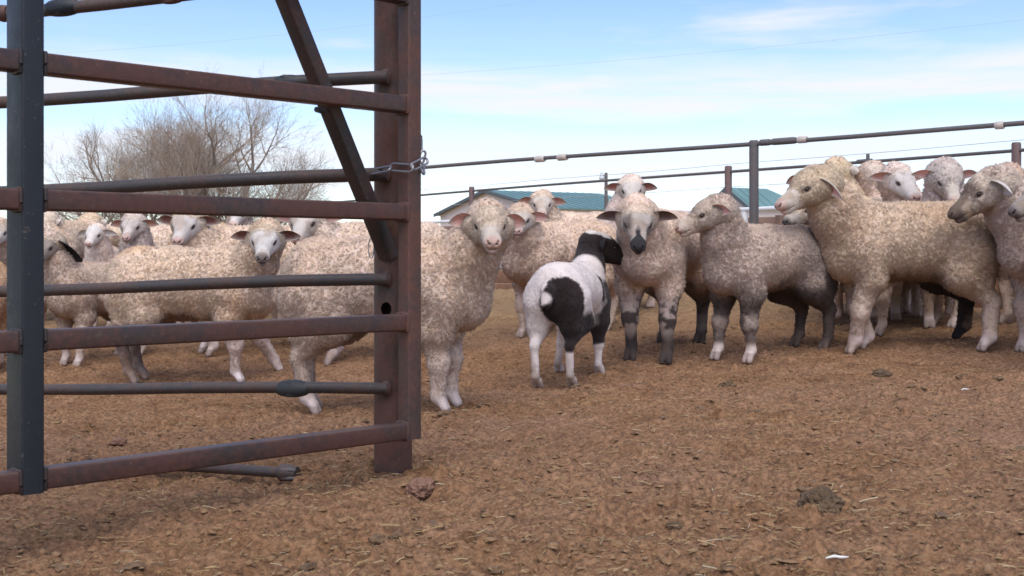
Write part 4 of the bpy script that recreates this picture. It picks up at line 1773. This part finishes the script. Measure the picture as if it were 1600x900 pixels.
SHEEP = [
    # label, fx, fy, by, heading, head px, head yaw, head pitch, extras
    ('curly cream ewe behind the gate post, staring straight at the camera', 698, 640, 364, -10, (764, 351), 276, -22,
     dict(off=-.16, style=S(WOOLLY, stain_amt=.45, leg_wool=.065, shank=.037, ear_len=.105, cheek=1.25, poll=.92))),
    ('small black and white hair sheep seen from behind', 912, 585, 397, 70, (938, 386), 20, -16,
     dict(off=.16, feet={'fl': (872, 583)}, style=dict(pattern='pied', lock=.33, face_wool=0, shank=.026, thin=.88, neck=.92, foot=(.68, .62, .57), foot_amt=.9,
                              ear=(.02, .012, .011), ear_out=(.012, .009, .009), ear_droop=.25, ear_len=.10, head=1.12, nose=(.03, .025, .025)))),
    ('cream sheep with black muzzle and black knees, facing the camera', 1012, 566, 328, 246, (996, 343), 266, -42,
     dict(off=-.24, style=dict(wool=(.56, .45, .35), stain=(.47, .34, .23), pattern='knees', mud=.2, hoof=(.05, .042, .038), face_wool=.4, shank=.034, ear_droop=.28,
                               ear=(.16, .10, .085), ear_out=(.42, .33, .28), ear_len=.14, face=(.50, .43, .38), nose=(.05, .045, .045), foot=(.04, .035, .03), lock=.75, leg_wool=.2, thin=.93, neck=.92))),
    ('white faced ewe peering over the black muzzled sheep', 965, 495, 328, 250, (986, 296), 268, -30,
     dict(off=-.16, style=S(CLEAN, wool=(.60, .50, .41), stain_amt=.2, face=(.66, .59, .53), lock=.7, ear=(.44, .19, .16)))),
    ('mud stained grey lamb in profile facing left', 1147, 565, 352, 214, (1108, 334), 190, -24,
     dict(off=-.10, style=S(WOOLLY, wool=(.40, .33, .265), thin=.93, pattern='muddy', dirt=0, mud=.2, stain_amt=.2, shank=.033, foot=(.60, .53, .46)))),
    ('large woolly ewe standing side on at right, facing left', 1340, 550, 292, 187, (1266, 292), 203, -26,
     dict(off=-.10, feet={'hr': (1500, 530), 'hl': (1540, 549), 'fl': (1334, 553), 'fr': (1353, 545)}, s=1.14,
          style=S(WOOLLY, wool=(.46, .37, .265), stain=(.40, .28, .17), belly_amt=.9, pattern='darkleg', shank=.041, leg_wool=.065, poll=1.1, cheek=1.15, neck=1.08, ear_droop=.75, ear_fwd=.05, head=1.0,
                  nose=(.64, .42, .36)))),
    ('grey woolly ewe with dark nose and white ear at the right edge', 1622, 556, 300, 196, (1540, 297), 184, -34,
     dict(off=-.06, style=S(WOOLLY, wool=(.45, .38, .31), pattern='darknose', ear_out=(.66, .60, .56), ear=(.6, .5, .46), ear_droop=.40, ear_fwd=.12, face=(.42, .33, .25), shank=.037, neck=1.1))),
    ('sheep cut off by the right frame edge, only its nose showing', 1716, 585, 306, 192, (1640, 296), 192, -28,
     dict(off=-.05, style=S(WOOLLY, nose=(.12, .09, .09), face=(.40, .34, .30)))),
    ('sheep behind the large ewe with its pink ear above her nose', 1318, 497, 312, 222, (1266, 284), 235, -24,
     dict(off=-.10, style=S(WOOLLY, wool=(.50, .43, .35)))),
    ('dark lipped sheep with its mouth just below the chin of the large ewe', 1362, 522, 330, 205, (1262, 327), 212, -22,
     dict(off=-.10, style=S(WOOLLY, nose=(.07, .055, .05), face=(.48, .42, .36)))),
    ('yellowish head turned away, first behind the back of the large ewe', 1336, 492, 306, 75, (1316, 271), 35, -20,
     dict(off=.10, style=S(WOOLLY, wool=(.50, .41, .28)))),
    ('sheep with brown ear turned right behind the large ewe', 1392, 490, 306, 50, (1374, 277), 20, -25,
     dict(off=.05, style=S(CLEAN, wool=(.52, .44, .36), face=(.60, .50, .42)))),
    ('white faced sheep with pink ears looking over the back of the large ewe', 1425, 500, 312, 262, (1408, 282), 285, -34,
     dict(off=-.18, style=S(CLEAN, wool=(.56, .48, .41), face=(.66, .60, .56), ear=(.58, .30, .25)))),
    ('woolly topped sheep whose round head stands highest behind the large ewe', 1478, 512, 310, 258, (1480, 279), 268, -42,
     dict(off=-.18, style=S(WOOLLY, wool=(.47, .41, .36), poll=1.2))),
    ('brown fleeced sheep half hidden behind the ewe at the right edge', 1590, 505, 300, 110, (1588, 285), 20, -25,
     dict(off=.1, style=S(WOOLLY, wool=(.42, .32, .24)))),
    ('sheep standing behind the staring ewe, her head beside its shoulder', 828, 530, 348, 214, (812, 343), 264, -22,
     dict(off=-.20, style=S(WOOLLY, wool=(.53, .42, .31), face_wool=.4, face=(.62, .53, .46), stain_amt=.5))),
    ('sheep with pink ears against the teal barn roof, farthest in the middle', 866, 486, 333, 207, (847, 318), 268, -25,
     dict(off=-.14, style=S(WOOLLY, wool=(.56, .46, .35), face_wool=.4, face=(.66, .57, .50), ear=(.56, .28, .22)))),
    ('long tan sheep with white black nosed face standing behind the gate bars', 374, 597, 381, -3, (414, 374), 276, -30,
     dict(off=-.17, feet={'fl': (430, 580), 'fr': (370, 599), 'hr': (206, 599), 'hl': (222, 592)},
          style=S(CLEAN, wool=(.51, .415, .305), stain=(.56, .36, .19), stain_amt=.65, face=(.68, .63, .59), nose=(.09, .06, .06), ear=(.22, .10, .085), pattern='mudleg',
                  foot=(.72, .68, .64), leg=(.52, .44, .37)))),
    ('sheep between the tan sheep and the gate post, its white face half covered', 522, 566, 350, 202, (478, 346), 262, -28,
     dict(off=-.12, style=S(CLEAN, wool=(.55, .46, .36), leg=(.35, .29, .24)))),
    ('pale lamb with drooping white ears facing the camera beside the dark upright', 160, 512, 384, 262, (148, 366), 270, -26,
     dict(off=-.18, style=dict(face_wool=.2, wool=(.60, .51, .42), face=(.72, .66, .60), ear=(.68, .60, .54), ear_out=(.72, .66, .60), ear_droop=.30, lock=.6, belly_amt=.2, shank=.034, leg=(.55, .46, .38)))),
    ('grey headed sheep with orange pink ears right of the pale lamb', 218, 528, 376, 286, (207, 353), 270, -28,
     dict(off=-.18, style=S(WOOLLY, wool=(.50, .43, .36), face_wool=.4, face=(.62, .54, .49), ear=(.60, .30, .22)))),
    ('white faced sheep with dark ears looking over the back of the tan sheep', 318, 556, 354, 203, (291, 350), 268, -30,
     dict(off=-.13, style=S(CLEAN, wool=(.56, .46, .34), face=(.65, .58, .53), ear=(.25, .11, .09), leg=(.56, .48, .42), foot=(.70, .64, .58)))),
    ('round backed sheep turned away behind the pale lamb', 126, 486, 341, 84, (150, 352), 60, -30,
     dict(off=.2, style=S(WOOLLY, wool=(.56, .45, .32)))),
    ('dirty sheep with a big black ear beside the dark upright', 112, 573, 412, 240, (74, 384), 262, -32,
     dict(off=-.14, style=S(CLEAN, wool=(.43, .35, .27), face=(.35, .29, .25), ear_l=((.02, .016, .015), (.025, .02, .02)), ear_w=2.0, ear_len=.22, ear_droop=1.1, ear_fwd=-.05, leg=(.45, .37, .30)))),
    ('white faced sheep half cut by the left frame edge', -16, 556, 392, 268, (-4, 362), 285, -25,
     dict(off=-.18, style=S(CLEAN, wool=(.50, .40, .29)))),
    ('orange tinted sheep left of the dark upright, cut by the left frame edge', -165, 590, 402, 184, (-280, 380), 190, -28,
     dict(off=-.05, style=S(WOOLLY, wool=(.50, .37, .24), stain=(.52, .32, .16), stain_amt=.6))),
    ('small white lamb face peeking just under the second gate rail', 376, 500, 360, 272, (372, 334), 270, -28,
     dict(off=-.16, style=S(CLEAN, wool=(.55, .47, .39), face=(.66, .59, .54), ear=(.5, .3, .25)))),
    ('orange tan sheep turned away right of the white faced sheep', 338, 508, 352, 88, (352, 372), 60, -35,
     dict(off=.15, style=S(WOOLLY, wool=(.54, .39, .23)))),
    ('cream sheep behind the sheep by the post, its brown ear at the brace', 520, 500, 352, 215, (503, 340), 300, -25,
     dict(off=-.14, style=S(CLEAN, wool=(.52, .42, .32), face=(.60, .48, .40)))),
    ('cream back filling the gap between the two white faced sheep at left', 246, 505, 352, 190, (170, 372), 200, -40,
     dict(off=-.05, style=S(WOOLLY, wool=(.55, .45, .34)))),
    ('tan back behind the black nosed face, second row at left', 440, 520, 350, 12, (505, 352), 20, -30,
     dict(off=.0, style=S(WOOLLY, wool=(.54, .43, .32), face_wool=.4))),
    ('cream sheep turned away at the far left behind the dark upright', 74, 500, 350, 70, (84, 352), 50, -35,
     dict(off=.1, style=S(WOOLLY, wool=(.56, .47, .37)))),
    ('grey legged sheep standing under the big ewe, mostly hidden', 1440, 478, 318, 190, (1352, 292), 200, -30,
     dict(off=-.05, style=S(WOOLLY, wool=(.50, .42, .34)))),
]
for i, (lab, fx, fy, by, phi, hd, yw, pt, kw) in enumerate(SHEEP):
    make_sheep(lab, fx, fy, by, phi, hd, yw, pt, seed=i, **kw)

# ------------------------------------------------------------------ stones, clods and scraps on the pen floor
lump('stone', 654, 768, (.11, .08, .058), M_ROCK, 'reddish stone lying at the foot of the gate post', 'stone', 1, rough=.62)
lump('flat_stone', 990, 606, (.15, .12, .03), M_ROCK, 'flat reddish stone trodden into the dirt near the black muzzled sheep', 'stone', 2, rough=.3)
lump('dung_lump', 1284, 798, (.12, .08, .075), M_CLODD, 'largest crumbly dung lump in the right foreground', 'dung', 3, rough=.9)
lump('dung_lump', 1058, 828, (.05, .04, .028), M_CLODD, 'small dung lump left of the largest lump', 'dung', 4, rough=.9)
lump('dung_lump', 1378, 588, (.11, .09, .05), M_CLODD, 'dark dung heap below the front feet of the large ewe', 'dung', 5, rough=.9)
lump('dung_lump', 490, 893, (.05, .04, .03), M_CLODD, 'dark dung lump at the bottom edge left of centre', 'dung', 6, rough=.9)
lump('dung_lump', 1136, 604, (.07, .05, .035), M_CLODD, 'dark dung lump in front of the mud stained lamb', 'dung', 7, rough=.9)
lump('dung_lump', 1450, 862, (.05, .04, .024), M_CLODD, 'low dung lump near the bottom right corner', 'dung', 8, rough=.9)
lump('dung_lump', 186, 692, (.075, .05, .03), M_ROCK, 'reddish clod behind the lowest gate rail', 'clod', 9, rough=.6)


def scrap(px, py, L, ang, label):
    g = on_ground(px, py)
    g[2] += .02
    d = np.array([math.cos(ang), math.sin(ang), .03]) * L / 2
    m = MB()
    m.pipe([g - d, g - d * .3 + np.array([0, 0, .003]), g + d * .4, g + d], [.0012, .003, .0028, .0008], 8)
    tag(m.build('quill', M_FEATHER), label, 'feather', 'white scraps on the dirt')


scrap(1308, 888, .048, .1, 'white quill lying at the bottom edge in the right foreground')
scrap(1508, 616, .05, .5, 'white scrap lying on the dirt near the right edge')
